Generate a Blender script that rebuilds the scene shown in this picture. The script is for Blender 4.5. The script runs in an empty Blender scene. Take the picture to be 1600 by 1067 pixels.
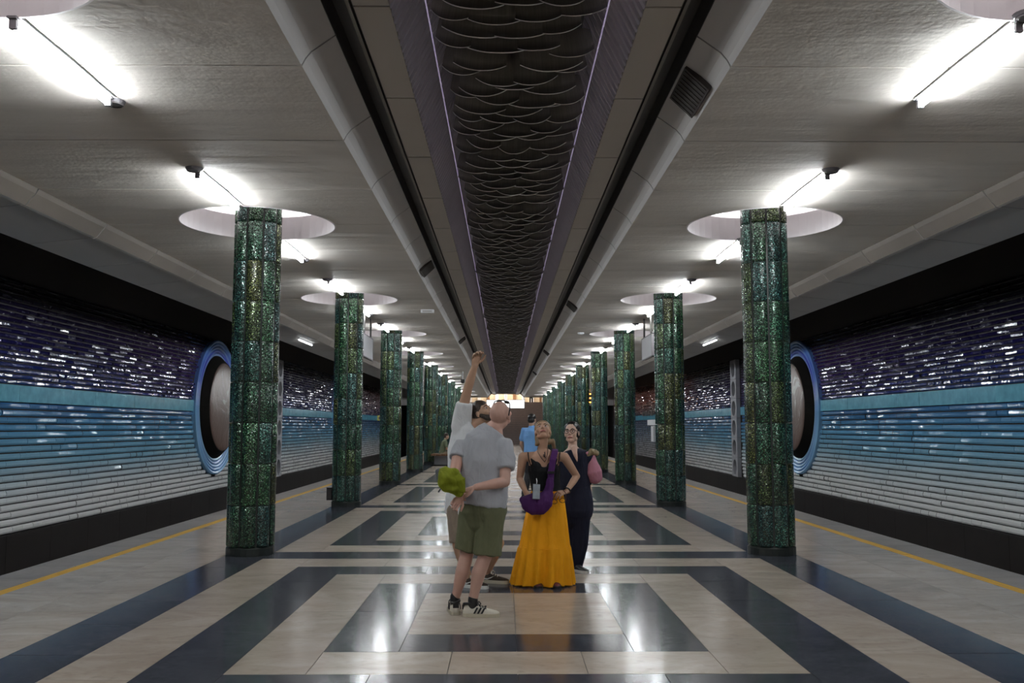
import bpy, bmesh, math, random
from mathutils import Vector, Matrix, noise, Euler

# ------------------------------------------------------------------ camera, world, exposure
SC = bpy.context.scene
COL = SC.collection
CX, CH, FPX = -0.08, 1.52, 1440.0          # camera x, camera height, focal length in pixels of the 1600 px frame
PITCH = math.atan((667 - 533.5) / FPX)
YAW = math.atan(11 / FPX)
cam_data = bpy.data.cameras.new('camera')
cam_data.sensor_width = 36.0
cam_data.lens = FPX / 1600 * 36.0
cam_data.clip_start, cam_data.clip_end = 0.05, 300
cam = bpy.data.objects.new('camera', cam_data)
COL.objects.link(cam)
cam.location = (CX, 0, CH)
cam.rotation_euler = (math.pi / 2 + PITCH, 0, -YAW)
SC.camera = cam
world = bpy.data.worlds.new('world')
SC.world = world
world.use_nodes = True
world.node_tree.nodes['Background'].inputs[0].default_value = (0.5, 0.5, 0.55, 1)
world.node_tree.nodes['Background'].inputs[1].default_value = 0.02
SC.view_settings.view_transform = 'Standard'
SC.view_settings.look = 'None'
SC.view_settings.gamma = 1.0
SC.view_settings.use_curve_mapping = False
SC.view_settings.exposure = 0.2
TUBE_POWER = 170.0
COVE_POWER = 7.0

R = random.Random(7)
RAD = math.radians


def at(px, py, Y):
    """a point of the place that lies at distance Y down the platform and on the sight line of that pixel"""
    dx, dy = px - 800, 533.5 - py
    up = dy * math.cos(PITCH) + FPX * math.sin(PITCH)
    fw = FPX * math.cos(PITCH) - dy * math.sin(PITCH)
    x = dx * math.cos(YAW) + fw * math.sin(YAW)
    y = fw * math.cos(YAW) - dx * math.sin(YAW)
    k = Y / y
    return Vector((CX + x * k, Y, CH + up * k))


# ------------------------------------------------------------------ object helpers
def tag(o, label=None, cat=None, group=None, kind=None):
    if label: o['label'] = label
    if cat: o['category'] = cat
    if group: o['group'] = group
    if kind: o['kind'] = kind
    return o


def link(name, data, parent=None, loc=None):
    o = bpy.data.objects.new(name, data)
    COL.objects.link(o)
    if parent is not None:
        o.parent = parent
    if loc is not None:
        o.location = loc
    return o


def empty(name, loc=(0, 0, 0), rz=0):
    o = link(name, None)
    o.location = loc
    o.rotation_euler = (0, 0, rz)
    o.empty_display_size = 0.1
    return o


def setmat(me, mats):
    for m in (mats if isinstance(mats, (list, tuple)) else [mats]):
        me.materials.append(m)


def smooth(me, on=True):
    me.polygons.foreach_set('use_smooth', [on] * len(me.polygons))


def mesh_from(name, verts, faces, mats, sm=False, mi=None):
    me = bpy.data.meshes.new(name)
    me.from_pydata([tuple(v) for v in verts], [], faces)
    setmat(me, mats)
    if mi is not None:
        me.polygons.foreach_set('material_index', mi)
    if sm: smooth(me)
    me.update()
    return me


def from_bm(name, bm, mats, sm=False):
    me = bpy.data.meshes.new(name)
    bmesh.ops.recalc_face_normals(bm, faces=bm.faces)
    bm.to_mesh(me)
    bm.free()
    setmat(me, mats)
    if sm: smooth(me)
    return me


class MB:
    """collects plain shapes into one mesh"""
    def __init__(self):
        self.v, self.f, self.m = [], [], []

    def add(self, verts, faces, mi=0):
        n = len(self.v)
        self.v += [tuple(p) for p in verts]
        self.f += [tuple(n + i for i in f) for f in faces]
        self.m += [mi] * len(faces)

    def box(self, x0, x1, y0, y1, z0, z1, mi=0):
        self.add([(x0, y0, z0), (x1, y0, z0), (x1, y1, z0), (x0, y1, z0), (x0, y0, z1), (x1, y0, z1), (x1, y1, z1), (x0, y1, z1)],
                 [(0, 3, 2, 1), (4, 5, 6, 7), (0, 1, 5, 4), (1, 2, 6, 5), (2, 3, 7, 6), (3, 0, 4, 7)], mi)

    def tube(self, pts, rads, n=8, mi=0, cap=True):
        pts = [Vector(p) for p in pts]
        if not isinstance(rads, (list, tuple)): rads = [rads] * len(pts)
        base = len(self.v)
        ref = None
        for i, p in enumerate(pts):
            d = (pts[min(i + 1, len(pts) - 1)] - pts[max(i - 1, 0)]).normalized()
            if ref is None:
                ref = Vector((0, 0, 1)) if abs(d.z) < .9 else Vector((1, 0, 0))
            a = d.cross(ref).normalized(); b = d.cross(a).normalized()
            ref = -b if False else ref
            for k in range(n):
                t = 2 * math.pi * k / n
                self.v.append(tuple(p + (a * math.cos(t) + b * math.sin(t)) * rads[i]))
        for i in range(len(pts) - 1):
            for k in range(n):
                k2 = (k + 1) % n
                self.f.append((base + i * n + k, base + i * n + k2, base + (i + 1) * n + k2, base + (i + 1) * n + k)); self.m.append(mi)
        if cap:
            self.f.append(tuple(base + k for k in range(n - 1, -1, -1))); self.m.append(mi)
            e = base + (len(pts) - 1) * n
            self.f.append(tuple(e + k for k in range(n))); self.m.append(mi)

    def lathe(self, prof, n=24, c=(0, 0, 0), mi=0, axis='z'):
        base = len(self.v)
        for r, z in prof:
            for k in range(n):
                t = 2 * math.pi * k / n
                p = (r * math.cos(t), r * math.sin(t), z)
                if axis == 'x': p = (z, r * math.cos(t), r * math.sin(t))
                self.v.append((c[0] + p[0], c[1] + p[1], c[2] + p[2]))
        for i in range(len(prof) - 1):
            for k in range(n):
                k2 = (k + 1) % n
                self.f.append((base + i * n + k, base + i * n + k2, base + (i + 1) * n + k2, base + (i + 1) * n + k)); self.m.append(mi)

    def mesh(self, name, mats, sm=False, fix=True):
        me = mesh_from(name, self.v, self.f, mats, sm, self.m)
        if fix:
            bm = bmesh.new(); bm.from_mesh(me)
            bmesh.ops.recalc_face_normals(bm, faces=bm.faces)
            bm.to_mesh(me); bm.free()
        return me

    def build(self, name, mats, parent=None, sm=False, fix=True, loc=None):
        return link(name, self.mesh(name, mats, sm, fix), parent, loc)


# ------------------------------------------------------------------ material helpers
class NT:
    def __init__(self, name):
        self.m = bpy.data.materials.new(name)
        self.m.use_nodes = True
        self.t = self.m.node_tree
        self.b = self.t.nodes['Principled BSDF']

    def n(self, typ, **kw):
        nd = self.t.nodes.new(typ)
        for k, v in kw.items():
            if k.startswith('i_'):
                key = k[2:]
                nd.inputs[int(key) if key.isdigit() else key].default_value = v
            else:
                setattr(nd, k, v)
        return nd

    def l(self, a, b):
        self.t.links.new(a, b)

    def ramp(self, fac, stops, interp='LINEAR'):
        nd = self.n('ShaderNodeValToRGB')
        cr = nd.color_ramp
        cr.interpolation = interp
        while len(cr.elements) < len(stops): cr.elements.new(0.5)
        for e, (p, c) in zip(cr.elements, stops):
            e.position = p; e.color = (*c, 1) if len(c) == 3 else c
        self.l(fac, nd.inputs[0])
        return nd

    def mix(self, a, b, fac, mode='MIX'):
        nd = self.n('ShaderNodeMix', data_type='RGBA', blend_type=mode)
        for s, v in ((nd.inputs[0], fac), (nd.inputs[6], a), (nd.inputs[7], b)):
            if hasattr(v, 'is_linked'): self.l(v, s)
            elif isinstance(v, (tuple, list)): s.default_value = (*v[:3], 1)
            else: s.default_value = v
        return nd.outputs[2]

    def math(self, op, a, b=0.0, clamp=False):
        nd = self.n('ShaderNodeMath', operation=op, use_clamp=clamp)
        for s, v in ((nd.inputs[0], a), (nd.inputs[1], b)):
            if hasattr(v, 'is_linked'): self.l(v, s)
            else: s.default_value = v
        return nd.outputs[0]

    def bump(self, h, strength=.3, dist=.01):
        nd = self.n('ShaderNodeBump')
        nd.inputs['Strength'].default_value = strength
        nd.inputs['Distance'].default_value = dist
        self.l(h, nd.inputs['Height'])
        self.l(nd.outputs[0], self.b.inputs['Normal'])
        return nd

    def noise(self, scale, detail=3, vec=None, rough=.5):
        nd = self.n('ShaderNodeTexNoise')
        nd.inputs['Scale'].default_value = scale
        nd.inputs['Detail'].default_value = detail
        nd.inputs['Roughness'].default_value = rough
        if vec is not None: self.l(vec, nd.inputs['Vector'])
        return nd

    def set(self, **kw):
        for k, v in kw.items():
            self.b.inputs[k.replace('_', ' ')].default_value = (*v, 1) if isinstance(v, tuple) and len(v) == 3 else v
        return self


def plain(name, col, rough=.6, metal=0.0, vary=.12, scale=30, bump=0.0, spec=.5, **kw):
    """a plain procedural material: a colour with a little noise, optional fine relief"""
    g = NT(name)
    tc = g.n('ShaderNodeTexCoord').outputs['Object']
    nz = g.noise(scale, 3, tc)
    c0 = tuple(max(0, c * (1 - vary)) for c in col); c1 = tuple(min(1, c * (1 + vary)) for c in col)
    g.l(g.mix(c0, c1, nz.outputs['Fac']), g.b.inputs['Base Color'])
    g.set(Roughness=rough, Metallic=metal)
    g.b.inputs['Specular IOR Level'].default_value = spec
    for k, v in kw.items(): g.b.inputs[k].default_value = v
    if bump: g.bump(nz.outputs['Fac'], bump, .004)
    return g.m


def emis(name, col, power):
    g = NT(name)
    g.set(Base_Color=(.8, .8, .8), Roughness=.4)
    g.b.inputs['Emission Color'].default_value = (*col, 1)
    g.b.inputs['Emission Strength'].default_value = power
    return g.m


def m_ceiling():
    g = NT('painted_concrete')
    pos = g.n('ShaderNodeNewGeometry').outputs['Position']
    a = g.noise(.7, 5, pos, .6); b = g.noise(28, 4, pos)
    mp = g.n('ShaderNodeMapping'); mp.inputs['Scale'].default_value = (.35, 2.2, 1); g.l(pos, mp.inputs['Vector'])
    st = g.noise(1.2, 4, mp.outputs[0])
    c = g.mix((.53, .49, .445), (.63, .60, .555), a.outputs['Fac'])
    c = g.mix(c, (.42, .39, .36), g.ramp(st.outputs['Fac'], [(.5, (0, 0, 0)), (.75, (.5, .5, .5))]).outputs[0])
    g.l(c, g.b.inputs['Base Color'])
    g.set(Roughness=.75)
    g.b.inputs['Specular IOR Level'].default_value = .25
    h = g.math('ADD', g.math('MULTIPLY', b.outputs['Fac'], .10), g.math('ADD', st.outputs['Fac'], a.outputs['Fac']))
    g.bump(h, .8, .03)
    return g.m


def m_stone(name, c0, c1, c2, rough, scale=1.4):
    g = NT(name)
    pos = g.n('ShaderNodeNewGeometry').outputs['Position']
    oi = g.n('ShaderNodeObjectInfo')
    add = g.n('ShaderNodeVectorMath', operation='ADD'); g.l(pos, add.inputs[0])
    sc = g.math('MULTIPLY', oi.outputs['Random'], 40); g.l(sc, add.inputs[1])
    mp = g.n('ShaderNodeMapping'); mp.inputs['Scale'].default_value = (1, 1.8, 1); g.l(add.outputs[0], mp.inputs['Vector'])
    a = g.noise(scale, 6, mp.outputs[0], .62); a.inputs['Distortion'].default_value = 1.2
    b = g.noise(scale * 9, 4, add.outputs[0])
    c = g.mix(c0, c1, g.ramp(a.outputs['Fac'], [(.3, (0, 0, 0)), (.7, (1, 1, 1))]).outputs[0])
    c = g.mix(c, c2, g.ramp(b.outputs['Fac'], [(.55, (0, 0, 0)), (.8, (.55, .55, .55))]).outputs[0])
    hv = g.math('MULTIPLY_ADD', oi.outputs['Random'], .16); 
    g.t.nodes[-1].inputs[2].default_value = .92
    c = g.mix(c, c, 0)
    mul = g.n('ShaderNodeVectorMath', operation='SCALE'); g.l(c, mul.inputs[0]); g.l(hv, mul.inputs['Scale'])
    g.l(mul.outputs[0], g.b.inputs['Base Color'])
    rr = g.math('MULTIPLY_ADD', b.outputs['Fac'], .12); g.t.nodes[-1].inputs[2].default_value = rough - .06
    g.l(rr, g.b.inputs['Roughness'])
    g.bump(a.outputs['Fac'], .03, .004)
    return g.m


def m_mosaic():
    g = NT('crushed_glass_mosaic')
    tc = g.n('ShaderNodeNewGeometry').outputs['Position']
    oi = g.n('ShaderNodeObjectInfo')
    vo = g.n('ShaderNodeTexVoronoi'); vo.inputs['Scale'].default_value = 120; g.l(tc, vo.inputs['Vector'])
    sep = g.n('ShaderNodeSeparateColor'); g.l(vo.outputs['Color'], sep.inputs[0])
    big = g.noise(3.0, 2, tc)
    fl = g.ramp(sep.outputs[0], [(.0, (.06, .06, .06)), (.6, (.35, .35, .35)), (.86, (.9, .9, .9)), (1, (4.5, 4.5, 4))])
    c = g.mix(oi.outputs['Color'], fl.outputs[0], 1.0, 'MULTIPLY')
    c = g.mix(c, (.02, .022, .018), g.ramp(big.outputs['Fac'], [(.35, (0, 0, 0)), (.75, (.6, .6, .6))]).outputs[0])
    fk = g.ramp(sep.outputs[1], [(.66, (0, 0, 0)), (.70, (1, 1, 1))]).outputs[0]
    oc = g.n('ShaderNodeVectorMath', operation='SCALE'); g.l(oi.outputs['Color'], oc.inputs[0]); oc.inputs['Scale'].default_value = 1.7
    c = g.mix(c, g.mix((.17, .20, .18), oc.outputs[0], .5), fk)
    g.l(c, g.b.inputs['Base Color'])
    sub = g.n('ShaderNodeVectorMath', operation='SUBTRACT'); g.l(vo.outputs['Color'], sub.inputs[0]); sub.inputs[1].default_value = (.5, .5, .5)
    scl = g.n('ShaderNodeVectorMath', operation='SCALE'); g.l(sub.outputs[0], scl.inputs[0]); scl.inputs['Scale'].default_value = .42
    geo = g.n('ShaderNodeNewGeometry')
    add = g.n('ShaderNodeVectorMath', operation='ADD'); g.l(scl.outputs[0], add.inputs[0]); g.l(geo.outputs['Normal'], add.inputs[1])
    nm = g.n('ShaderNodeVectorMath', operation='NORMALIZE'); g.l(add.outputs[0], nm.inputs[0])
    g.l(nm.outputs[0], g.b.inputs['Normal'])
    mt = g.ramp(sep.outputs[1], [(.66, (0, 0, 0)), (.70, (1, 1, 1))]); g.l(mt.outputs[0], g.b.inputs['Metallic'])
    g.set(Roughness=.2)
    g.b.inputs['Specular IOR Level'].default_value = .45
    return g.m


def m_tiles(name, warm):
    """glazed tile: near-black at the top of the wall through indigo and blue to off-white at the foot"""
    g = NT(name)
    pos = g.n('ShaderNodeNewGeometry').outputs['Position']
    sx = g.n('ShaderNodeSeparateXYZ'); g.l(pos, sx.inputs[0])
    nz = g.noise(.35, 2, pos)
    zz = g.math('ADD', sx.outputs[2], g.math('MULTIPLY', g.math('SUBTRACT', nz.outputs['Fac'], .5), .5))
    fac = g.math('DIVIDE', g.math('ADD', zz, .4), 5.0, True)
    st = [(.00, (.74, .74, .72)), (.11, (.70, .71, .71)), (.20, (.46, .55, .60)), (.27, (.20, .38, .50)), (.36, (.095, .27, .44)),
          (.44, (.045, .15, .31)), (.49, (.018, .06, .19)), (.55, (.012, .03, .15)), (.64, (.012, .011, .080)), (.73, (.009, .006, .032)), (.80, (.005, .004, .010)), (.86, (.004, .003, .005)), (1, (.004, .003, .004))]
    c = g.ramp(fac, st).outputs[0]
    wst = [(.00, (.40, .38, .37)), (.18, (.36, .36, .38)), (.30, (.22, .27, .33)), (.42, (.12, .16, .24)), (.5, (.06, .05, .12)),
           (.58, (.14, .04, .05)), (.68, (.22, .035, .015)), (.82, (.12, .02, .01)), (1, (.02, .006, .004))]
    wc = g.ramp(fac, wst).outputs[0]
    if warm:
        yf = g.ramp(g.math('DIVIDE', sx.outputs[1], 80.0), [(.5, (0, 0, 0)), (.6, (1, 1, 1))]).outputs[0]
        c = g.mix(c, wc, yf)
    else:
        yf = g.ramp(g.math('DIVIDE', sx.outputs[1], 80.0), [(.62, (0, 0, 0)), (.8, (.5, .5, .5))]).outputs[0]
        c = g.mix(c, wc, yf)
    # the dark courses turn violet around the medallions
    vf = g.math('SUBTRACT', 1.0, g.math('DIVIDE', g.math('ABSOLUTE', g.math('SUBTRACT', sx.outputs[1], 27.0)), 9.0), True)
    zf = g.ramp(fac, [(.48, (0, 0, 0)), (.56, (1, 1, 1)), (.74, (.8, .8, .8)), (.88, (0, 0, 0))]).outputs[0]
    c = g.mix(c, (.055, .018, .11), g.math('MULTIPLY', g.math('MULTIPLY', vf, zf), .8))
    sp = g.noise(9, 3, pos)
    c = g.mix(c, (.55, .57, .62), g.ramp(sp.outputs['Fac'], [(.66, (0, 0, 0)), (.8, (.25, .25, .25))]).outputs[0])
    g.l(c, g.b.inputs['Base Color'])
    g.set(Roughness=.09)
    g.b.inputs['Specular IOR Level'].default_value = .5
    wn = g.noise(11, 2, pos)
    g.bump(wn.outputs['Fac'], .28, .012)
    return g.m


def m_glass(name, col, rough):
    g = NT(name)
    pos = g.n('ShaderNodeTexCoord').outputs['Object']
    mp = g.n('ShaderNodeMapping'); mp.inputs['Scale'].default_value = (60, 2, 2); g.l(pos, mp.inputs['Vector'])
    nz = g.noise(2.0, 3, mp.outputs[0])
    g.l(g.mix(tuple(c * .7 for c in col), tuple(c * 1.3 for c in col), nz.outputs['Fac']), g.b.inputs['Base Color'])
    g.set(Roughness=rough)
    g.b.inputs['Specular IOR Level'].default_value = .5
    g.b.inputs['Alpha'].default_value = .82
    g.bump(nz.outputs['Fac'], .25, .006)
    return g.m


M = {}
M['ceiling'] = m_ceiling()
M['beige'] = m_stone('beige_stone', (.38, .31, .25), (.53, .455, .38), (.29, .24, .20), .19)
M['slate'] = m_stone('dark_stone', (.034, .037, .046), (.078, .084, .104), (.13, .14, .16), .15, 2.4)
M['edge'] = m_stone('grey_stone', (.25, .23, .215), (.33, .305, .29), (.2, .185, .17), .4)
M['yellow'] = plain('yellow_line_paint', (.62, .36, .06), .6, scale=8, vary=.2)
M['bed'] = plain('joint_mortar', (.16, .15, .14), .8)
M['black_stone'] = plain('black_plinth_stone', (.018, .014, .013), .35, vary=.5, scale=3)
M['drum'] = plain('medallion_drum', (.006, .005, .004), .8, spec=.1)
M['dark'] = plain('dark_paint', (.014, .011, .010), .7, vary=.3, scale=4)
M['slot'] = plain('dark_slot_metal', (.035, .032, .03), .5, vary=.3, scale=6)
M['rail'] = plain('slot_rail', (.14, .125, .11), .5)
M['pit'] = plain('track_bed', (.03, .028, .026), .9, vary=.4, scale=5)
M['cove'] = plain('cove_plaster', (.42, .40, .385), .6, vary=.05, scale=2)
M['soffit'] = plain('soffit_paint', (.32, .30, .28), .5, vary=.1, scale=1.5)
M['soffit_face'] = plain('soffit_face_dark', (.095, .080, .066), .6, vary=.15, scale=2)  # inner face coloured much darker than the soffit underside
M['panel'] = plain('trough_panel', (.42, .385, .345), .6, vary=.06, scale=2)
M['lilac'] = plain('lilac_corrugated_sheet', (.78, .74, .82), .3, vary=.08, scale=3)
M['recess'] = plain('recess_white_paint', (.72, .69, .70), .6, vary=.04, scale=3)
M['tube'] = emis('fluorescent_tube', (.92, .97, 1.0), TUBE_POWER)
M['cove_lamp'] = emis('recess_ring_lamp', (1.0, .95, .96), COVE_POWER)
M['spine'] = plain('lamp_spine', (.7, .69, .7), .5)
M['led'] = emis('lilac_led_strip', (.66, .52, .95), .22)
M['lamp_metal'] = plain('lamp_metal', (.16, .15, .16), .45, vary=.1)
M['mosaic'] = m_mosaic()
M['groove'] = plain('column_core', (.010, .014, .012), .5, vary=.4, scale=20)
M['tiles_l'] = m_tiles('wall_tiles_blue', False)
M['tiles_r'] = m_tiles('wall_tiles_blue_and_red', True)
M['glass'] = m_glass('smoky_glass', (.27, .25, .215), .3)
M['glass_rim'] = plain('glass_rim', (.75, .73, .72), .18, vary=.2, scale=9, spec=.8)  # pale colour stands in for light caught on the glass edge
M['grille'] = plain('brown_grille', (.032, .024, .020), .6, vary=.2, scale=60)
M['white_plastic'] = plain('white_plastic', (.72, .72, .74), .45, vary=.04)
M['grey_metal'] = plain('grey_metal', (.2, .2, .21), .4, vary=.1)
M['concrete'] = plain('grey_concrete', (.30, .30, .32), .7, vary=.15, scale=6, bump=.2)
M['stairs'] = plain('stair_stone', (.24, .18, .165), .45, vary=.2, scale=5)
M['wood'] = plain('bench_wood', (.19, .09, .04), .5, vary=.3, scale=12)
M['black'] = plain('black_plastic', (.012, .012, .013), .4, vary=.1)

# ------------------------------------------------------------------ the place: sizes in metres
L = 6.75                     # column spacing
COL0 = 11.3                  # first column in view
XC = 3.145                   # column row
ZC = 4.03                    # ceiling height
Y0, Y1 = -9.0, 78.0          # platform from behind the camera to the foot of the stairs
EDGE = 5.26                  # platform edge
XW = 8.40                    # track wall
RD, RCOL = 0.937, 0.285      # ceiling recess radius, column radius
NCOL = 10
cols_y = [COL0 + L * i for i in range(NCOL)]
ORD = ['first', 'second', 'third', 'fourth', 'fifth', 'sixth', 'seventh', 'eighth', 'ninth', 'tenth', 'eleventh', 'twelfth']
SIDE = {-1: 'left', 1: 'right'}

# ------------------------------------------------------------------ floor
mb = MB()
mb.box(-EDGE, EDGE, Y0, Y1, -1.1, -.005)
floor = tag(mb.build('floor', M['bed']), kind='structure')
unit = MB(); unit.box(-.5, .5, -.5, .5, -.03, 0)
SLAB = {k: unit.mesh('slab_' + k, M[k]) for k in ('beige', 'slate', 'edge', 'yellow')}
far_slabs = MB(); FARM = ['beige', 'slate', 'edge', 'yellow']


def slab(x0, x1, y0, y1, k, near, nm=None):
    g = .0025
    if near:
        o = link(nm or {'beige': 'beige_paving_slab', 'slate': 'dark_paving_slab', 'edge': 'edge_paving_slab', 'yellow': 'yellow_line'}[k], SLAB[k], floor)
        o.location = ((x0 + x1) / 2, (y0 + y1) / 2, R.uniform(-.0006, .0004))
        o.scale = (x1 - x0 - 2 * g, y1 - y0 - 2 * g, 1)
        o.rotation_euler = (R.uniform(-.0012, .0012), R.uniform(-.0012, .0012), 0)
    else:
        far_slabs.box(x0 + g, x1 - g, y0 + g, y1 - g, -.03, R.uniform(-.0006, .0004), FARM.index(k))


def run(x0, x1, y0, y1, k, near, step, along='y', nx=1):
    """a bar of slabs"""
    n = max(1, round(((y1 - y0) if along == 'y' else (x1 - x0)) / step))
    for i in range(n):
        for j in range(nx):
            if along == 'y':
                slab(x0 + (x1 - x0) * j / nx, x0 + (x1 - x0) * (j + 1) / nx, y0 + (y1 - y0) * i / n, y0 + (y1 - y0) * (i + 1) / n, k, near)
            else:
                slab(x0 + (x1 - x0) * i / n, x0 + (x1 - x0) * (i + 1) / n, y0, y1, k, near)


BAND = -.12
for b in range(-3, NCOL):
    a = COL0 + L * b + BAND
    e = min(a + L, Y1)
    near = b in (-1, 0)
    for s in (-1, 1):
        def sx(u, v): return (u, v) if s > 0 else (-v, -u)
        run(*sx(3.405, 4.66), a, e, 'beige', near, .84, nx=2)
        run(*sx(4.79, EDGE), a, e, 'edge', near, .84)
        run(*sx(4.66, 4.79), a, e, 'yellow', near, 7)
        run(*sx(2.885, 3.405), a, e, 'slate', near, .97)
        run(*sx(2.34, 2.885), a + .29, e - .29, 'beige', near, 1.03)
        run(*sx(1.82, 2.34), a + .9, e - .9, 'slate', near, .99)
        run(*sx(1.31, 1.82), a + 1.43, e - 1.43, 'beige', near, .97)
        run(*sx(.80, 1.31), a + 2.0, e - 2.0, 'slate', near, 1.4)
    run(-2.885, 2.885, a - .29, a + .29, 'slate', near, .96, 'x')
    for y0, y1, dx, k, st in ((a + .29, a + .9, 2.34, 'beige', .94), (e - .9, e - .29, 2.34, 'beige', .94), (a + .9, a + 1.43, 1.82, 'slate', .91), (e - 1.43, e - .9, 1.82, 'slate', .91),
                              (a + 1.43, a + 2.0, 1.31, 'beige', .87), (e - 2.0, e - 1.43, 1.31, 'beige', .87), (a + 2.0, a + 2.53, .8, 'slate', .8), (e - 2.53, e - 2.0, .8, 'slate', .8)):
        run(-dx, dx, y0, y1, k, near, st, 'x')
    run(-.8, 0, a + 2.53, e - 2.53, 'beige', near, .85)
    run(0, .8, a + 2.53, e - 2.53, 'beige', near, .85)
tag(far_slabs.build('paving_slabs', [M[k] for k in FARM], floor), kind='stuff')

# track beds with rails, sunk beside the platform
for s in (-1, 1):
    mb = MB()
    mb.box(min(s * EDGE, s * (XW + .1)), max(s * EDGE, s * (XW + .1)), Y0, Y1 + 12, -1.35, -1.15)
    tb = tag(mb.build('floor_track_' + SIDE[s], M['pit']), kind='structure')
    for dx in (-.76, .76):
        mb = MB(); x = s * 6.75 + dx
        mb.box(x - .07, x + .07, Y0, Y1 + 12, -1.15, -1.13); mb.box(x - .012, x + .012, Y0, Y1 + 12, -1.13, -1.02); mb.box(x - .035, x + .035, Y0, Y1 + 12, -1.02, -.99)
        mb.build('rail', M['grey_metal'], tb)

# ------------------------------------------------------------------ ceiling
XI, XO = 1.50, 5.02
mb = MB()
for s in (-1, 1):
    mb.box(min(s * 1.30, s * 6.0), max(s * 1.30, s * 6.0), Y0, Y1, ZC + .62, ZC + .72)
    mb.box(min(s * 6.0, s * (XW + .1)), max(s * 6.0, s * (XW + .1)), Y0, Y1 + 12, ZC + .82, ZC + .92)
mb.box(-1.3, 1.3, Y0, Y1, 5.15, 5.25)
ceiling = tag(mb.build('ceiling', M['dark']), kind='structure')


def strip_solid(name, rows, mat, parent, up=.05):
    """rows: list of (y, [(xa, xb), ...]) lower faces between neighbouring rows, thickened upwards"""
    bm = bmesh.new()
    for (ya, sa), (yb, sb) in zip(rows[:-1], rows[1:]):
        for (a0, a1), (b0, b1) in zip(sa, sb):
            vs = [bm.verts.new((a0, ya, ZC)), bm.verts.new((b0, yb, ZC)), bm.verts.new((b1, yb, ZC)), bm.verts.new((a1, ya, ZC))]
            bm.faces.new(vs)
    bmesh.ops.remove_doubles(bm, verts=bm.verts, dist=1e-4)
    bmesh.ops.dissolve_degenerate(bm, edges=bm.edges, dist=1e-5)
    r = bmesh.ops.extrude_face_region(bm, geom=list(bm.faces))
    for v in r['geom']:
        if isinstance(v, bmesh.types.BMVert): v.co.z += up
    return link(name, from_bm(name, bm, mat), parent)


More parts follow.
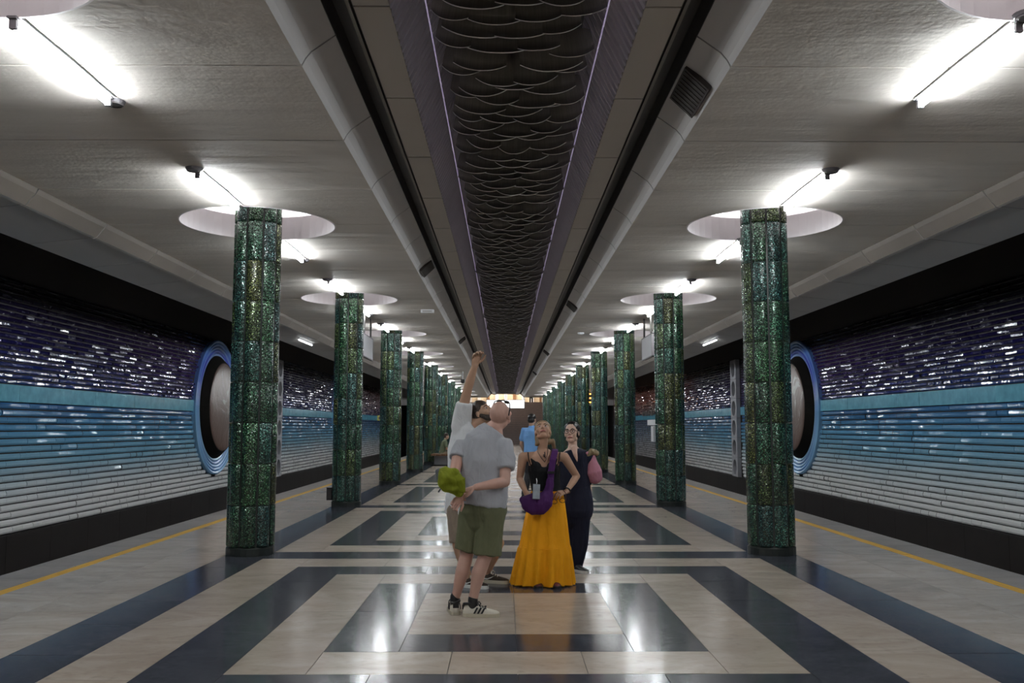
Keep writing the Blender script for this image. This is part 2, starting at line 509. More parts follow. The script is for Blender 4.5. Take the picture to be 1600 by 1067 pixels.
PITCHY = L / 4
k0 = math.floor((Y0 - COL0) / PITCHY)
k = 0
rec_y = [COL0 + L * i for i in range(-2, NCOL)]
ys = [COL0 + PITCHY * i for i in range(k0, 200) if COL0 + PITCHY * i < Y1 + 1]
for s in (-1, 1):
    mb = MB(); mb.box(min(s * 5.9, s * 5.98), max(s * 5.9, s * 5.98), Y0, Y1, ZC - .2, ZC + .6)
    soffit = tag(mb.build('trim_' + str(3 if s < 0 else 4), M['dark']), kind='structure')
    for ya, yb in zip(ys[:-1], ys[1:]):
        g = .011
        a, b = ya + g, yb - g
        cy = None
        for c in rec_y:
            if abs(ya - c) < .1 or abs(yb - c) < .1: cy = c
        samples = sorted(set([a, b] + ([cy + d * RD * math.sin(t * math.pi / 36) for t in range(0, 19) for d in (-1, 1)] if cy else [])))
        rows = []
        for y in samples:
            if y < a - 1e-6 or y > b + 1e-6: continue
            w = math.sqrt(max(0, RD ** 2 - (y - cy) ** 2)) if cy else 0
            xs = [(XI, XC - w), (XC + w, XO)]
            rows.append((y, [(s * p, s * q) for p, q in xs]))
        strip_solid('ceiling_slab', rows, M['ceiling'], ceiling)
        # cove slope, upper panel, soffit over the track edge
        mb = MB()
        prof = [(XI, ZC), (1.475, ZC + .05), (1.435, ZC + .10), (1.36, ZC + .155), (1.27, ZC + .22), (1.27, ZC + .27), (1.36, ZC + .2), (XI, ZC + .08)]
        vs = [(s * x, y, z) for y in (a, b) for x, z in prof]; n = len(prof)
        mb.add(vs, [(i, (i + 1) % n, n + (i + 1) % n, n + i) for i in range(n)] + [tuple(range(n)), tuple(range(2 * n - 1, n - 1, -1))])
        mb.build('cove_slab', M['cove'], ceiling)
        mb = MB()
        mb.box(min(s * .835, s * 1.07), max(s * .835, s * 1.07), a - .45, b - .45, ZC + .22, ZC + .26)
        mb.build('trough_panel', M['panel'], ceiling)
        mb = MB()
        prof = [(XO, ZC + .005), (5.05, ZC - .05), (5.15, ZC - .175), (5.19, ZC - .182), (5.20, ZC - .172), (5.97, ZC - .255), (5.99, ZC - .20), (5.4, ZC - .08), (XO, ZC + .08)]
        vs = [(s * x, y, z) for y in (a, b) for x, z in prof]; n = len(prof)
        mb.add(vs, [(i, (i + 1) % n, n + (i + 1) % n, n + i) for i in range(2, n)] + [tuple(range(n)), tuple(range(2 * n - 1, n - 1, -1))])
        mb.add(vs, [(i, (i + 1) % n, n + (i + 1) % n, n + i) for i in range(2)], 1)
        mb.build('soffit_slab', [M['soffit'], M['soffit_face']], soffit)
        # corrugated sheet up the side of the trough
        mb = MB(); nn = 14
        vs = []
        for i in range(nn):
            w_ = (yb - ya - .006) / nn; y = ya + .003 + w_ * i
            for yy, d in ((y, .05), (y + w_ * .22, .05), (y + w_ * .26, -.004), (y + w_ * .8, .014), (y + w_, .03)):
                vs += [(s * (.835 + (d if d > .03 else d * .4)), yy, ZC + .222), (s * (.44 + d), yy, ZC + 1.0)]
        mb.add(vs, [(2 * i, 2 * i + 1, 2 * i + 3, 2 * i + 2) for i in range(len(vs) // 2 - 1)])
        mb.build('corrugated_sheet', M['lilac'], ceiling)
    # dark slot with a rail in it
    mb = MB()
    for x0, x1 in ((1.265, 1.275), (1.065, 1.075)):
        mb.box(min(s * x0, s * x1), max(s * x0, s * x1), Y0, Y1, ZC + .222, ZC + .62)
    mb.box(min(s * 1.07, s * 1.27), max(s * 1.07, s * 1.27), Y0, Y1, ZC + .40, ZC + .44)
    slot = tag(mb.build('trim_' + str(1 if s < 0 else 2), M['slot']), kind='structure')
    mb = MB(); mb.box(min(s * 1.10, s * 1.125), max(s * 1.10, s * 1.125), Y0, Y1, ZC + .245, ZC + .40)
    mb.build('slot_rail', M['rail'], slot)
    # round recess above every column, a ring lamp tucked behind its upper lip
    for i, y in enumerate(rec_y):
        mb = MB()
        mb.lathe([(RD - .006, ZC - .004), (RD - .006, ZC + .30), (RD + .12, ZC + .30), (RD + .12, ZC + .50), (.05, ZC + .50)], 48, (s * XC, y, 0))
        mb.lathe([(RD - .006, ZC - .004), (RD + .010, ZC - .004), (RD + .012, ZC + .06)], 48, (s * XC, y, 0))
        rr = mb.build('recess_drum', M['recess'], ceiling, sm=False, fix=False)
        mb = MB()
        pts = [(s * XC + (RD + .06) * math.cos(t), y + (RD + .06) * math.sin(t), ZC + .36) for t in [2 * math.pi * q / 32 for q in range(33)]]
        mb.tube(pts, .018, 5, cap=False)
        mb.build('ring_lamp', M['cove_lamp'], rr)

# ------------------------------------------------------------------ side walls of the tracks, end wall, stairs
for s in (-1, 1):
    mb = MB()
    mb.box(min(s * XW, s * (XW + .25)), max(s * XW, s * (XW + .25)), Y0, 72.0, -1.2, ZC + .9)
    wall = tag(mb.build('wall_' + SIDE[s], M['dark']), kind='structure')
    tm = M['tiles_l'] if s < 0 else M['tiles_r']
    mb = MB()
    for i in range(int((72 - 2) / 1.5)):
        y = 2 + i * 1.5
        o = MB(); o.box(min(s * (XW - .10), s * XW), max(s * (XW - .10), s * XW), y + .004, y + 1.496, -1.15, -.27)
        o.build('plinth_stone', M['black_stone'], wall)
    # tile courses: profile of one tile as seen from its end, wall at u = 0
    def prof(hh):
        return [(0, .009), (.034, .014), (.052, hh * .35), (.049, hh * .72), (.032, hh - .012), (0, hh - .007)]
    MED = [26.5, 46.5]
    PIL = [33.4]

    def free(y, z):
        for m in MED:
            if (y - m) ** 2 + (z - 2.09) ** 2 < 1.93 ** 2: return False
        for p in PIL:
            if abs(y - p) < .46 and z < 4.1: return False
        return True
    zs = []
    z = -.26
    while z < 1.93: zs.append((z, .122)); z += .122
    band = (z + .005, z + .29)
    z += .295
    while z < 3.98: zs.append((z, .094)); z += .094
    TL = .34
    tilem = {}
    for hh in (.122, .094):
        p = prof(hh)
        vs = [(-s * u, y, zz) for y in (-.5, .5) for u, zz in p]; n = len(p)
        tilem[hh] = mesh_from('ceramic_tile', vs, [(i, i + 1, n + i + 1, n + i) for i in range(n - 1)] + [tuple(range(n)), tuple(range(2 * n - 1, n - 1, -1))], tm)
        bm = bmesh.new(); bm.from_mesh(tilem[hh]); bmesh.ops.recalc_face_normals(bm, faces=bm.faces); bm.to_mesh(tilem[hh]); bm.free()
    n_single = 0
    for ci, (z, hh) in enumerate(zs):
        rest = MB()
        off = R.uniform(0, TL)
        y = 4.0 + off
        while y < 71.5:
            ln = TL
            if free(y + ln / 2, z + hh / 2):
                tz, ty = R.gauss(0, .018 if z < 1.95 else .05), R.gauss(0, .05 if z < 1.95 else .055)
                if 14.9 < y < 17.6 and n_single < 298:
                    o = link('ceramic_tile', tilem[hh], wall, (s * XW, y + ln / 2, z))
                    o.scale = (1, ln - .002, 1)
                    o.rotation_euler = (0, ty, tz)
                    n_single += 1
                else:
                    p = prof(hh); n = len(p)
                    mtx = Matrix.Translation((s * XW, y + ln / 2, z)) @ Euler((0, ty, tz)).to_matrix().to_4x4()
                    vs = [mtx @ Vector((-s * u, yy, zz)) for yy in (-(ln - .002) / 2, (ln - .002) / 2) for u, zz in p]
                    rest.add(vs, [(i, i + 1, n + i + 1, n + i) for i in range(n - 1)])
            y += ln
        o = rest.build('ceramic_course', tm, wall)
        tag(o, kind='stuff')
    # flat teal frieze between the two kinds of courses
    mt = plain('teal_frieze_' + SIDE[s], (.12, .36, .48), .12, vary=.35, scale=7, bump=1.0, spec=.6)
    cuts = [4.0]
    for o_, w_ in sorted([(m, 1.91) for m in MED] + [(p, .40) for p in PIL]): cuts += [o_ - w_, o_ + w_]
    cuts.append(71.0)
    for ya, yb in zip(cuts[0::2], cuts[1::2]):
        n = max(1, round((yb - ya) / 1.0))
        for i in range(n):
            o = MB(); o.box(min(s * (XW - .055), s * XW), max(s * (XW - .055), s * XW), ya + (yb - ya) * i / n + .002, ya + (yb - ya) * (i + 1) / n - .002, band[0], band[1])
            q = o.build('frieze_slab', mt, wall)
            q.location = (R.uniform(0, .006) * -s, 0, 0)

    # medallions
    for mi, my in enumerate(MED):
        root = empty('wall_medallion', (s * XW, my, 2.09))
        tag(root, f"{'nearer' if mi == 0 else 'farther'} round medallion in blue stepped rings on the {SIDE[s]} track wall", 'medallion', 'medallions on the track walls')
        g = NT('medallion_glaze_%s%d' % (SIDE[s], mi))
        tc = g.n('ShaderNodeTexCoord').outputs['Object']
        sx_ = g.n('ShaderNodeSeparateXYZ'); g.l(tc, sx_.inputs[0])
        f = g.math('DIVIDE', g.math('ADD', sx_.outputs[2], 1.95), 3.9)
        oi = g.n('ShaderNodeObjectInfo')
        low = g.ramp(f, [(0, (.20, .42, .66)), (.25, (.30, .52, .70)), (.45, (.16, .34, .52)), (.6, (.05, .07, .30)), (.8, (.05, .05, .42)), (1, (.14, .32, .72))]).outputs[0]
        c = g.mix(low, oi.outputs['Color'], .38)
        g.l(c, g.b.inputs['Base Color']); g.set(Roughness=.22)
        tints = [(.22, .45, .75), (.12, .28, .70), (.30, .50, .78), (.07, .08, .42), (.36, .52, .70)]
        for ri in range(5):
            ro = 1.91 - ri * .091
            mb = MB()
            d0 = .10 - .012 * ri
            mb.lathe([(ro, -s * .0), (ro, -s * d0), (ro - .035, -s * (d0 + .03)), (ro - .080, -s * (d0 + .012)), (ro - .086, -s * .0)], 72, axis='x')
            o = mb.build('glazed_ring', g.m, root, sm=False)
            o.color = (*tints[ri], 1)
        mb = MB(); mb.lathe([(1.455, -s * .02), (1.455, -s * .09), (1.27, -s * .27), (1.24, -s * .27)], 72, axis='x')
        mb.build('dark_drum', M['drum'], root)
        gd = NT('medallion_relief_%s%d' % (SIDE[s], mi))
        tc = gd.n('ShaderNodeTexCoord').outputs['Object']
        nz = gd.noise(1.1, 5, tc, .6); nz.inputs['Distortion'].default_value = 2.0
        mp = gd.n('ShaderNodeMapping'); mp.inputs['Location'].default_value = (0, .3 * s, -.35 ); mp.inputs['Scale'].default_value = (1, .9, .75); gd.l(tc, mp.inputs['Vector'])
        ln_ = gd.n('ShaderNodeVectorMath', operation='LENGTH'); gd.l(mp.outputs[0], ln_.inputs[0])
        k_ = gd.math('SUBTRACT', nz.outputs['Fac'], gd.math('MULTIPLY', ln_.outputs['Value'], .22))
        c = gd.ramp(k_, [(.24, (.12, .072, .058)), (.40, (.13, .09, .076)), (.47, (.30, .28, .255)), (.6, (.17, .155, .14))]).outputs[0]
        gd.l(c, gd.b.inputs['Base Color']); gd.set(Roughness=.3)
        gd.bump(nz.outputs['Fac'], .5, .05)
        mb = MB(); mb.lathe([(1.25, -s * .26)] + [(1.24 * math.cos(t), -s * (.275 + .06 * math.sin(t))) for t in [i * math.pi / 16 for i in range(9)]], 72, axis='x')
        mb.build('relief_disc', gd.m, root, sm=True)
    # pilasters with round hollows
    for pi_, py in enumerate(PIL[:1]):
        root = empty('wall_pilaster', (s * XW, py, -.26))
        tag(root, f'grey concrete pilaster with a column of round hollows on the {SIDE[s]} track wall', 'pilaster', 'pilasters of the track walls')
        bm = bmesh.new()
        # front sheet with round holes: strips, extruded to depth
        W, Hh = .80, 4.2; nb = 6; step = Hh / nb; rr = .27
        for bi in range(nb):
            zc = step * (bi + .5)
            zsamp = sorted(set([step * bi + .006, step * (bi + 1) - .006] + [zc + d * rr * math.sin(t * math.pi / 16) for t in range(9) for d in (-1, 1)]))
            for za, zb in zip(zsamp[:-1], zsamp[1:]):
                wa = math.sqrt(max(0, rr ** 2 - (za - zc) ** 2)) if abs(za - zc) < rr else 0
                wb = math.sqrt(max(0, rr ** 2 - (zb - zc) ** 2)) if abs(zb - zc) < rr else 0
                for sg in (-1, 1):
                    bm.faces.new([bm.verts.new((-s * .2, sg * wa, za)), bm.verts.new((-s * .2, sg * W / 2, za)), bm.verts.new((-s * .2, sg * W / 2, zb)), bm.verts.new((-s * .2, sg * wb, zb))])
        bmesh.ops.remove_doubles(bm, verts=bm.verts, dist=1e-4)
        bmesh.ops.dissolve_degenerate(bm, edges=bm.edges, dist=1e-5)
        r = bmesh.ops.extrude_face_region(bm, geom=list(bm.faces))
        for v in r['geom']:
            if isinstance(v, bmesh.types.BMVert): v.co.x += s * .14
        link('pierced_facing', from_bm('pierced_facing', bm, M['concrete']), root)
        mb = MB(); mb.box(min(0, -s * .06), max(0, -s * .06), -W / 2, W / 2, 0, Hh)
        mb.build('pilaster_back', M['slot'], root)
    # dark tunnel mouth with a pale lintel at the far end
    mb = MB()
    mb.box(min(s * 4.6, s * XW), max(s * 4.6, s * XW), 72.0, 72.3, 3.2, ZC + .9)
    tag(mb.build('wall_portal_' + SIDE[s], M['cove']), kind='structure')
    mb = MB()
    mb.box(min(s * EDGE, s * (EDGE - .1)), max(s * EDGE, s * (EDGE - .1)), 72.3, 90, -1.2, 3.6)
    mb.box(min(s * XW, s * (XW + .1)), max(s * XW, s * (XW + .1)), 72.3, 90, -1.2, 3.6)
    mb.box(min(s * EDGE, s * XW), max(s * EDGE, s * XW), 89.9, 90, -1.2, 3.6)
    mb.box(min(s * EDGE, s * XW), max(s * EDGE, s * XW), 72.3, 90, 3.5, 3.6)
    tag(mb.build('wall_tunnel_' + SIDE[s], M['dark']), kind='structure')

mb = MB(); mb.box(-XW, XW, Y0 - .2, Y0, -1.2, ZC + .9)
tag(mb.build('wall_back', M['ceiling']), kind='structure')

# stairs at the far end and the hall above them
NST, RISE, GO = 24, .158, .30
stairs = None
mb = MB()
for i in range(NST):
    mb.box(-3.44, 3.44, Y1 + i * GO, Y1 + NST * GO, i * RISE, (i + 1) * RISE - (0 if i else 0))
    mb.box(-3.44, 3.44, Y1 + i * GO - .03, Y1 + i * GO + .02, (i + 1) * RISE - .035, (i + 1) * RISE + .002, 1)
stairs = mb.build('staircase', [M['stairs'], M['rail']])
tag(stairs, 'broad dark stone staircase rising at the far end of the platform', 'stairs')
for s in (-1, 1):
    mb = MB(); mb.box(min(s * 3.45, s * 3.7), max(s * 3.45, s * 3.7), Y1, Y1 + NST * GO + 4, 0, NST * RISE + .95)
    tag(mb.build('wall_stair_' + SIDE[s], M['beige']), kind='structure')
    mb = MB(); mb.box(min(s * 3.7, s * EDGE), max(s * 3.7, s * EDGE), Y1 - .2, Y1, 0, ZC + .5)
    tag(mb.build('wall_end_' + SIDE[s], M['dark']), kind='structure')
ztop = NST * RISE
mb = MB(); mb.box(-6, 6, Y1 + NST * GO, Y1 + NST * GO + 9, ztop - .2, ztop)
tag(mb.build('floor_upper_hall', M['beige']), kind='structure')
mb = MB(); mb.box(-6, 6, Y1 + NST * GO + 8.8, Y1 + NST * GO + 9, ztop, ztop + 3.4)
hallwall = tag(mb.build('wall_upper_hall', plain('cream_wall', (.62, .50, .36), .6)), kind='structure')
for i in range(13):
    x = -5.4 + i * .9
    o = MB(); o.box(x - .16, x + .16, Y1 + NST * GO + 8.6, Y1 + NST * GO + 8.8, ztop, ztop + 3.2)
    o.build('wall_fin', M['wood'] if i % 3 == 1 else M['white_plastic'], hallwall)
mb = MB(); mb.box(-6, 6, Y1, Y1 + NST * GO + 9, 7.2, 7.3); mb.box(-6, 6, Y1, Y1 + .2, ZC + .25, 7.3)
tag(mb.build('ceiling_upper_hall', M['ceiling']), kind='structure')
hl = MB(); hl.box(-2.6, 2.6, 92, 92.15, 7.0, 7.06)
hb = hl.build('ceiling_lamp', emis('hall_lamp', (1, .95, .85), 110))
tag(hb, 'long ceiling lamp of the upper hall beyond the stairs', 'lamp')
for i, x in enumerate((-2.2, 2.2)):
    hl = MB(); hl.box(x - .9, x + .9, 79.6, 80.0, 7.08, 7.2); hl.box(x - .85, x + .85, 79.64, 79.96, 7.06, 7.08, 1)
    tag(hl.build('ceiling_lamp', [M['white_plastic'], emis('added_stair_light', (1, .93, .85), 40)]), f'added unseen lamp over the {SIDE[-1 if i == 0 else 1]} half of the far stairs', 'lamp', 'added lamps over the stairs')  # unseen lamps added only to brighten the stairs
# backlit white panel above the stairs
root = empty('lightbox_sign', (-.03, 76.6, 3.05)); tag(root, 'glowing white backlit panel hung before the far staircase', 'sign')
mb = MB(); mb.box(-1.58, 1.58, 0, .16, 0, .72); mb.build('sign_case', M['grey_metal'], root)
mb = MB(); mb.box(-1.54, 1.54, -.01, 0, .04, .68); mb.build('lit_face', emis('sign_face', (.95, .97, 1), 3.0), root)
for x in (-1.54, 1.54):
    mb = MB(); mb.box(x - .02, x + .02, .06, .10, .72, ZC - 3.05); mb.build('hanger', M['grey_metal'], root)

# ------------------------------------------------------------------ columns of moulded green glass
NL, NSEG = 8, 8
SEGH = (ZC + .48 - .10) / 9
GREENS = [(.040, .115, .095), (.036, .10, .062), (.042, .115, .055), (.065, .10, .036), (.085, .10, .034), (.034, .09, .085), (.036, .095, .055)]


def lobe_profile(n=7):
    """cross-section of one bulging pane, centred on angle 0"""
    half = math.pi / NL - .045
    pts = []
    for i in range(n):
        t = -half + 2 * half * i / (n - 1)
        r = RCOL * (1.0 + .012 * 0) - .030 * (abs(t) / half) ** 3
        pts.append((r * math.cos(t), r * math.sin(t)))
    return pts


def pane_mesh(h):
    p = lobe_profile(); n = len(p); rows = [0.004, .02, h - .02, h - .004]
    vs = []
    for j, z in enumerate(rows):
        k = .985 if j in (0, 3) else 1.0
        vs += [(x * k, y * k, z) for x, y in p]
    inn = [(.86 * x, .86 * y, z) for z in (rows[0], rows[-1]) for x, y in (p[0], p[-1])]
    f = [(j * n + i, j * n + i + 1, (j + 1) * n + i + 1, (j + 1) * n + i) for j in range(3) for i in range(n - 1)]
    b = len(vs); vs += inn
    f += [(b, 0, 3 * n, b + 2), (n - 1, b + 1, b + 3, 4 * n - 1)]
    f += [tuple([b] + list(range(0, n)) + [b + 1])[::-1], tuple([b + 2] + list(range(3 * n, 4 * n)) + [b + 3])]
    me = mesh_from('glass_pane', vs, f, M['mosaic'], True)
    return me


PANE = pane_mesh(SEGH)
CORE = MB(); CORE.lathe([(RCOL * .88, .0), (RCOL * .88, ZC + .5)], 16)
CORE_ME = CORE.mesh('column_core', M['groove'], True)
BASE = MB(); BASE.lathe([(.0, .0), (RCOL * 1.0, .0), (RCOL * 1.0, .085), (RCOL * .93, .10), (0, .10)], 24)
BASE_ME = BASE.mesh('column_foot', M['groove'])
for s in (-1, 1):
    for i, cy in enumerate(cols_y):
        root = empty('glass_column', (s * XC, cy, 0), RAD(7 if s < 0 else 14) + i * .35)
        nm = ORD[i]
        tag(root, f'green crushed-glass column, {nm} of the {SIDE[s]} row counted from the viewer', 'column', 'green glass columns')
        link('column_core', CORE_ME, root); link('column_foot', BASE_ME, root)
        far = i > 5
        if not far:
            for j in range(9):
                for k in range(NL):
                    o = link('glass_pane', PANE, root, (0, 0, .10 + j * SEGH))
                    o.rotation_euler = (0, 0, 2 * math.pi * k / NL)
                    c = R.choice(GREENS); v = R.uniform(.75, 1.25)
                    o.color = (c[0] * v, c[1] * v, c[2] * v, 1)
        else:
            for k in range(NL):
                mb = MB()
                for j in range(9):
                    vs = [(v.co.x, v.co.y, v.co.z + .10 + j * SEGH) for v in PANE.vertices]
                    mb.add(vs, [tuple(p.vertices) for p in PANE.polygons])
                o = mb.build('glass_strip', M['mosaic'], root, sm=True, fix=False)
                o.rotation_euler = (0, 0, 2 * math.pi * k / NL)
                c = GREENS[(i + k) % 3]; o.color = (*c, 1)
# junction box at the foot of the second left column
mb = MB(); mb.box(-.05, .05, -.05, .05, 0, .24); mb.box(-.035, .035, -.056, -.05, .03, .21, 1)
o = mb.build('junction_box', [M['black'], M['slot']], None, loc=(-XC - .31, cols_y[1] - .08, .12))
tag(o, 'small black box fixed low on the second left column', 'junction box')

# ------------------------------------------------------------------ fluorescent tubes under the ceiling, two per bay in each row
TUBE_L = 1.36


def make_tube():
    root = empty('fluorescent_lamp')
    mb = MB(); mb.tube([(0, -TUBE_L / 2, -.055), (0, TUBE_L / 2, -.055)], .018, 8); mb.build('tube', M['tube'], root, sm=True)
    for e in (-1, 1):
        mb = MB(); y = e * TUBE_L / 2
        mb.box(-.022, .022, y - .014, y + .014, -.075, -.01); mb.box(-.03, .03, y - .03, y + .03, -.015, 0)
        mb.build('lamp_holder', M['lamp_metal'], root)
    mb = MB()
    n = 12; prev = None
    pts = []
    for i in range(n + 1):
        t = -1 + 2 * i / n
        w = .003 + .007 * max(0, 1 - abs(t) * 1.6)
        pts.append((t * TUBE_L / 2, w))
    for (ya, wa), (yb, wb) in zip(pts[:-1], pts[1:]):
        mb.add([(-wa, ya, -.014), (wa, ya, -.014), (wb, yb, -.014), (-wb, yb, -.014), (-wa, ya, 0), (wa, ya, 0), (wb, yb, 0), (-wb, yb, 0)],
               [(0, 3, 2, 1), (0, 1, 5, 4), (1, 2, 6, 5), (2, 3, 7, 6), (3, 0, 4, 7)])
    o = mb.build('spine', M['spine'], root); o.location = (.05, 0, 0)
    e = MB(); e.lathe([(0, -.03), (.05, -.03), (.075, -.022), (.085, 0)], 20, (0, TUBE_L / 2 + .10, 0)); e.lathe([(.06, -.034), (.07, -.034), (.07, -.02)], 20, (0, TUBE_L / 2 + .10, 0))
    e.build('round_plate', M['lamp_metal'], root)
    return root


def copy_tree(o, parent=None):
    c = o.copy(); COL.objects.link(c); c.parent = parent
    for ch in list(o.children): copy_tree(ch, c)
    return c


proto = make_tube(); used = False
for s in (-1, 1):
    for i in range(-2, NCOL):
        cy = COL0 + L * i
        for e, off in ((-1, -1.72), (1, 1.62)):
            y = cy + off
            if y > 74: continue
            o = copy_tree(proto) if used else proto
            used = True
            o.location = (s * (XC - .04), y, ZC)
            o.scale = (-s, 1 if (s < 0 and e > 0) else -1, 1)
            if i == -2: where = 'overhead behind the viewer' + ('' if e > 0 else ', hindmost')
            elif i == -1: where = f"{'before' if e < 0 else 'past'} the recess nearest the viewer"
            else: where = f"on the {'near' if e < 0 else 'far'} side of the {ORD[i]} column"
            tag(o, f'lit fluorescent tube in the {SIDE[s]} row, {where}', 'lamp', 'fluorescent tubes of the column rows')
# lit strip lamps under the soffits over the tracks
for s in (-1, 1):
    root = empty('strip_lamp', (s * 5.46, 24.8, ZC - .17)); tag(root, f'thin lit strip lamp under the soffit over the {SIDE[s]} track', 'lamp', 'strip lamps over the tracks')
    mb = MB(); mb.tube([(0, -.8, -.075), (0, .8, -.075)], .016, 8); mb.build('tube', emis('strip_tube_' + SIDE[s], (.92, .97, 1), 12), root, sm=True)
    mb = MB(); mb.box(-.02, .02, -.85, .85, -.055, .02); mb.build('batten', M['lamp_metal'], root)

# ------------------------------------------------------------------ long chandelier of smoky glass scales in the trough
chand = empty('glass_chandelier', (0.0, 0, 0))
tag(chand, 'long smoky glass chandelier of overlapping scallops filling the ceiling trough', 'chandelier')


def scale_piece(w, h, bulge, sag, n=12, nr=4):
    """a hanging moulded glass plate: bowed towards the viewer, rounded lower edge with a thick rim coloured pale as if catching light; origin at mid lower edge"""
    vs, f, mi = [], [], []

    def pt(u, v, off=0.0):
        low = sag * (abs(u) ** 2.2)
        z = low * (1 - v) + h * v
        y = -bulge * (1 - u * u) + .10 * v * v + off
        return (u * w / 2, y, z)
    for j in range(nr + 1):
        for i in range(n + 1): vs.append(pt(-1 + 2 * i / n, j / nr))
    for j in range(nr):
        for i in range(n):
            f.append((j * (n + 1) + i, j * (n + 1) + i + 1, (j + 1) * (n + 1) + i + 1, (j + 1) * (n + 1) + i)); mi.append(0)
    b = len(vs)
    for i in range(n + 1):
        x, y, z = pt(-1 + 2 * i / n, 0)
        vs += [(x, y - .003, z + .0025), (x, y - .002, z - .0025), (x, y + .003, z - .0025), (x, y + .004, z + .006)]
    for i in range(n):
        for q in range(3):
            f.append((b + 4 * i + q, b + 4 * i + 4 + q, b + 4 * i + 5 + q, b + 4 * i + 1 + q)); mi.append(1)
        f.append((b + 4 * i, b + 4 * i + 4, i + 1, i)); mi.append(1)
    return mesh_from('glass_scale', vs, f, [M['glass'], M['glass_rim']], True, mi)


SCALES = [scale_piece(.38, .30, .10, .085), scale_piece(.35, .32, .12, .10), scale_piece(.42, .28, .08, .07)]
ZG = ZC + .15
rest = MB(); count = 0
yy = 3.6; rowi = 0
while yy < 72:
    step = R.uniform(.20, .30)
    big = noise.noise((0, yy * .35, 3.3))
    n_in = 4 if rowi % 2 else 3
    for k in range(n_in):
        x = (k - (n_in - 1) / 2) * .285 + R.uniform(-.025, .025)
        prox = abs(x) / .47
        m = R.choice(SCALES)
        z = ZG - .06 + .07 * prox ** 3 + .03 * big + R.uniform(-.025, .025)
        if R.random() < .06: continue
        rx = RAD(R.uniform(-8, 10)); ry = math.copysign(1, -x) * RAD(10 * prox ** 1.5)
        sc = R.uniform(.92, 1.12) * (.85 if prox > .8 else 1)
        mt = Matrix.Translation((x, yy + R.uniform(-.04, .04), z)) @ Euler((rx, ry, RAD(R.uniform(-5, 5)))).to_matrix().to_4x4() @ Matrix.Diagonal((sc, sc, sc, 1))
        if count < 300 and yy > 5.0:
            o = link('glass_scale', m, chand); o.matrix_local = mt; count += 1
        else:
            rest.add([mt @ v.co for v in m.vertices], [tuple(p.vertices) for p in m.polygons], 0)
            nf = len(m.polygons)
            rest.m[-nf:] = [p.material_index for p in m.polygons]
    rowi += 1; yy += step
tag(rest.build('glass_scales', [M['glass'], M['glass_rim']], chand, sm=True, fix=False), kind='stuff')
mb = MB()
for x in (-.38, 0, .38):
    mb.box(x - .02, x + .02, 3.4, 72, ZG + .42, ZG + .46)
mb.build('carrier_rail', M['slot'], chand)
for x in (-.60, .60):
    mb = MB(); mb.box(x - .004, x + .004, 3.4, 72, ZG + .10, ZG + .112); mb.build('lilac_strip', M['led'], chand)
mb = MB(); mb.box(-.50, .50, 3.4, 72, ZG + .34, ZG + .36); mb.build('backing_plate', M['slot'], chand)

# ------------------------------------------------------------------ small fittings of the ceiling
cove_n = Vector((-.23, 0, -.22)).normalized()
for s, ysl in ((1, [7.05, 20.0, 32.6, 45.2]), (-1, [15.2, 27.9, 40.5])):
    for i, y in enumerate(ysl):
        root = empty('speaker_grille', (s * 1.385, y, ZC + .125))
        root.rotation_euler = (0, s * -math.atan2(.22, .23) * -1, 0)
        root.rotation_euler = (0, s * math.atan2(.22, .23), 0)
        tag(root, f'brown speaker grille on the {SIDE[s]} ceiling cove, {ORD[i]} from the viewer', 'speaker', 'speaker grilles along the coves')
        mb = MB(); mb.box(-.125, .125, -.32, .32, -.03, .01); mb.build('grille_box', M['grille'], root)
        mb = MB()
        for k in range(9): mb.box(-.11, .11, -.29 + k * .07, -.26 + k * .07, -.036, -.03)
        mb.build('grille_slats', M['grille'], root)
p = at(664, 468, 20.0)
for (x, y, z, nm) in ((-1.75, 19.7, ZC, 'left'), (1.95, 24.5, ZC, 'right')):
    mb = MB()
    if nm == 'left':
        mb.box(-.14, .14, -.06, .06, -.07, 0); mb.box(-.10, .10, -.065, -.06, -.055, -.02, 1)
        o = mb.build('emergency_light', [M['white_plastic'], M['cove']], None, loc=(x, y, z)); tag(o, 'small white emergency light box on the left ceiling near the trough', 'lamp')
    else:
        mb.lathe([(0, -.05), (.05, -.05), (.08, -.03), (.09, 0)], 20)
        o = mb.build('smoke_detector', M['white_plastic'], None, loc=(x, y, z)); tag(o, 'round white smoke detector on the right ceiling near the trough', 'detector')
for x, y, d, lab in ((-2.0, 42.0, .35, 'black dome camera hanging on a white rod from the left ceiling'), (0.0, 70.5, .55, 'black surveillance camera hanging at the far end of the chandelier')):
    root = empty('ceiling_camera', (x, y, ZC)); tag(root, lab, 'camera')
    mb = MB(); mb.tube([(0, 0, .2 if x == 0 else 0), (0, 0, -d)], .018, 8); mb.build('rod', M['white_plastic'], root)
    mb = MB(); mb.lathe([(0, -.2), (.07, -.17), (.1, -.1), (.1, 0), (0, 0)], 16, (0, 0, -d)); mb.build('camera_body', M['black'], root)

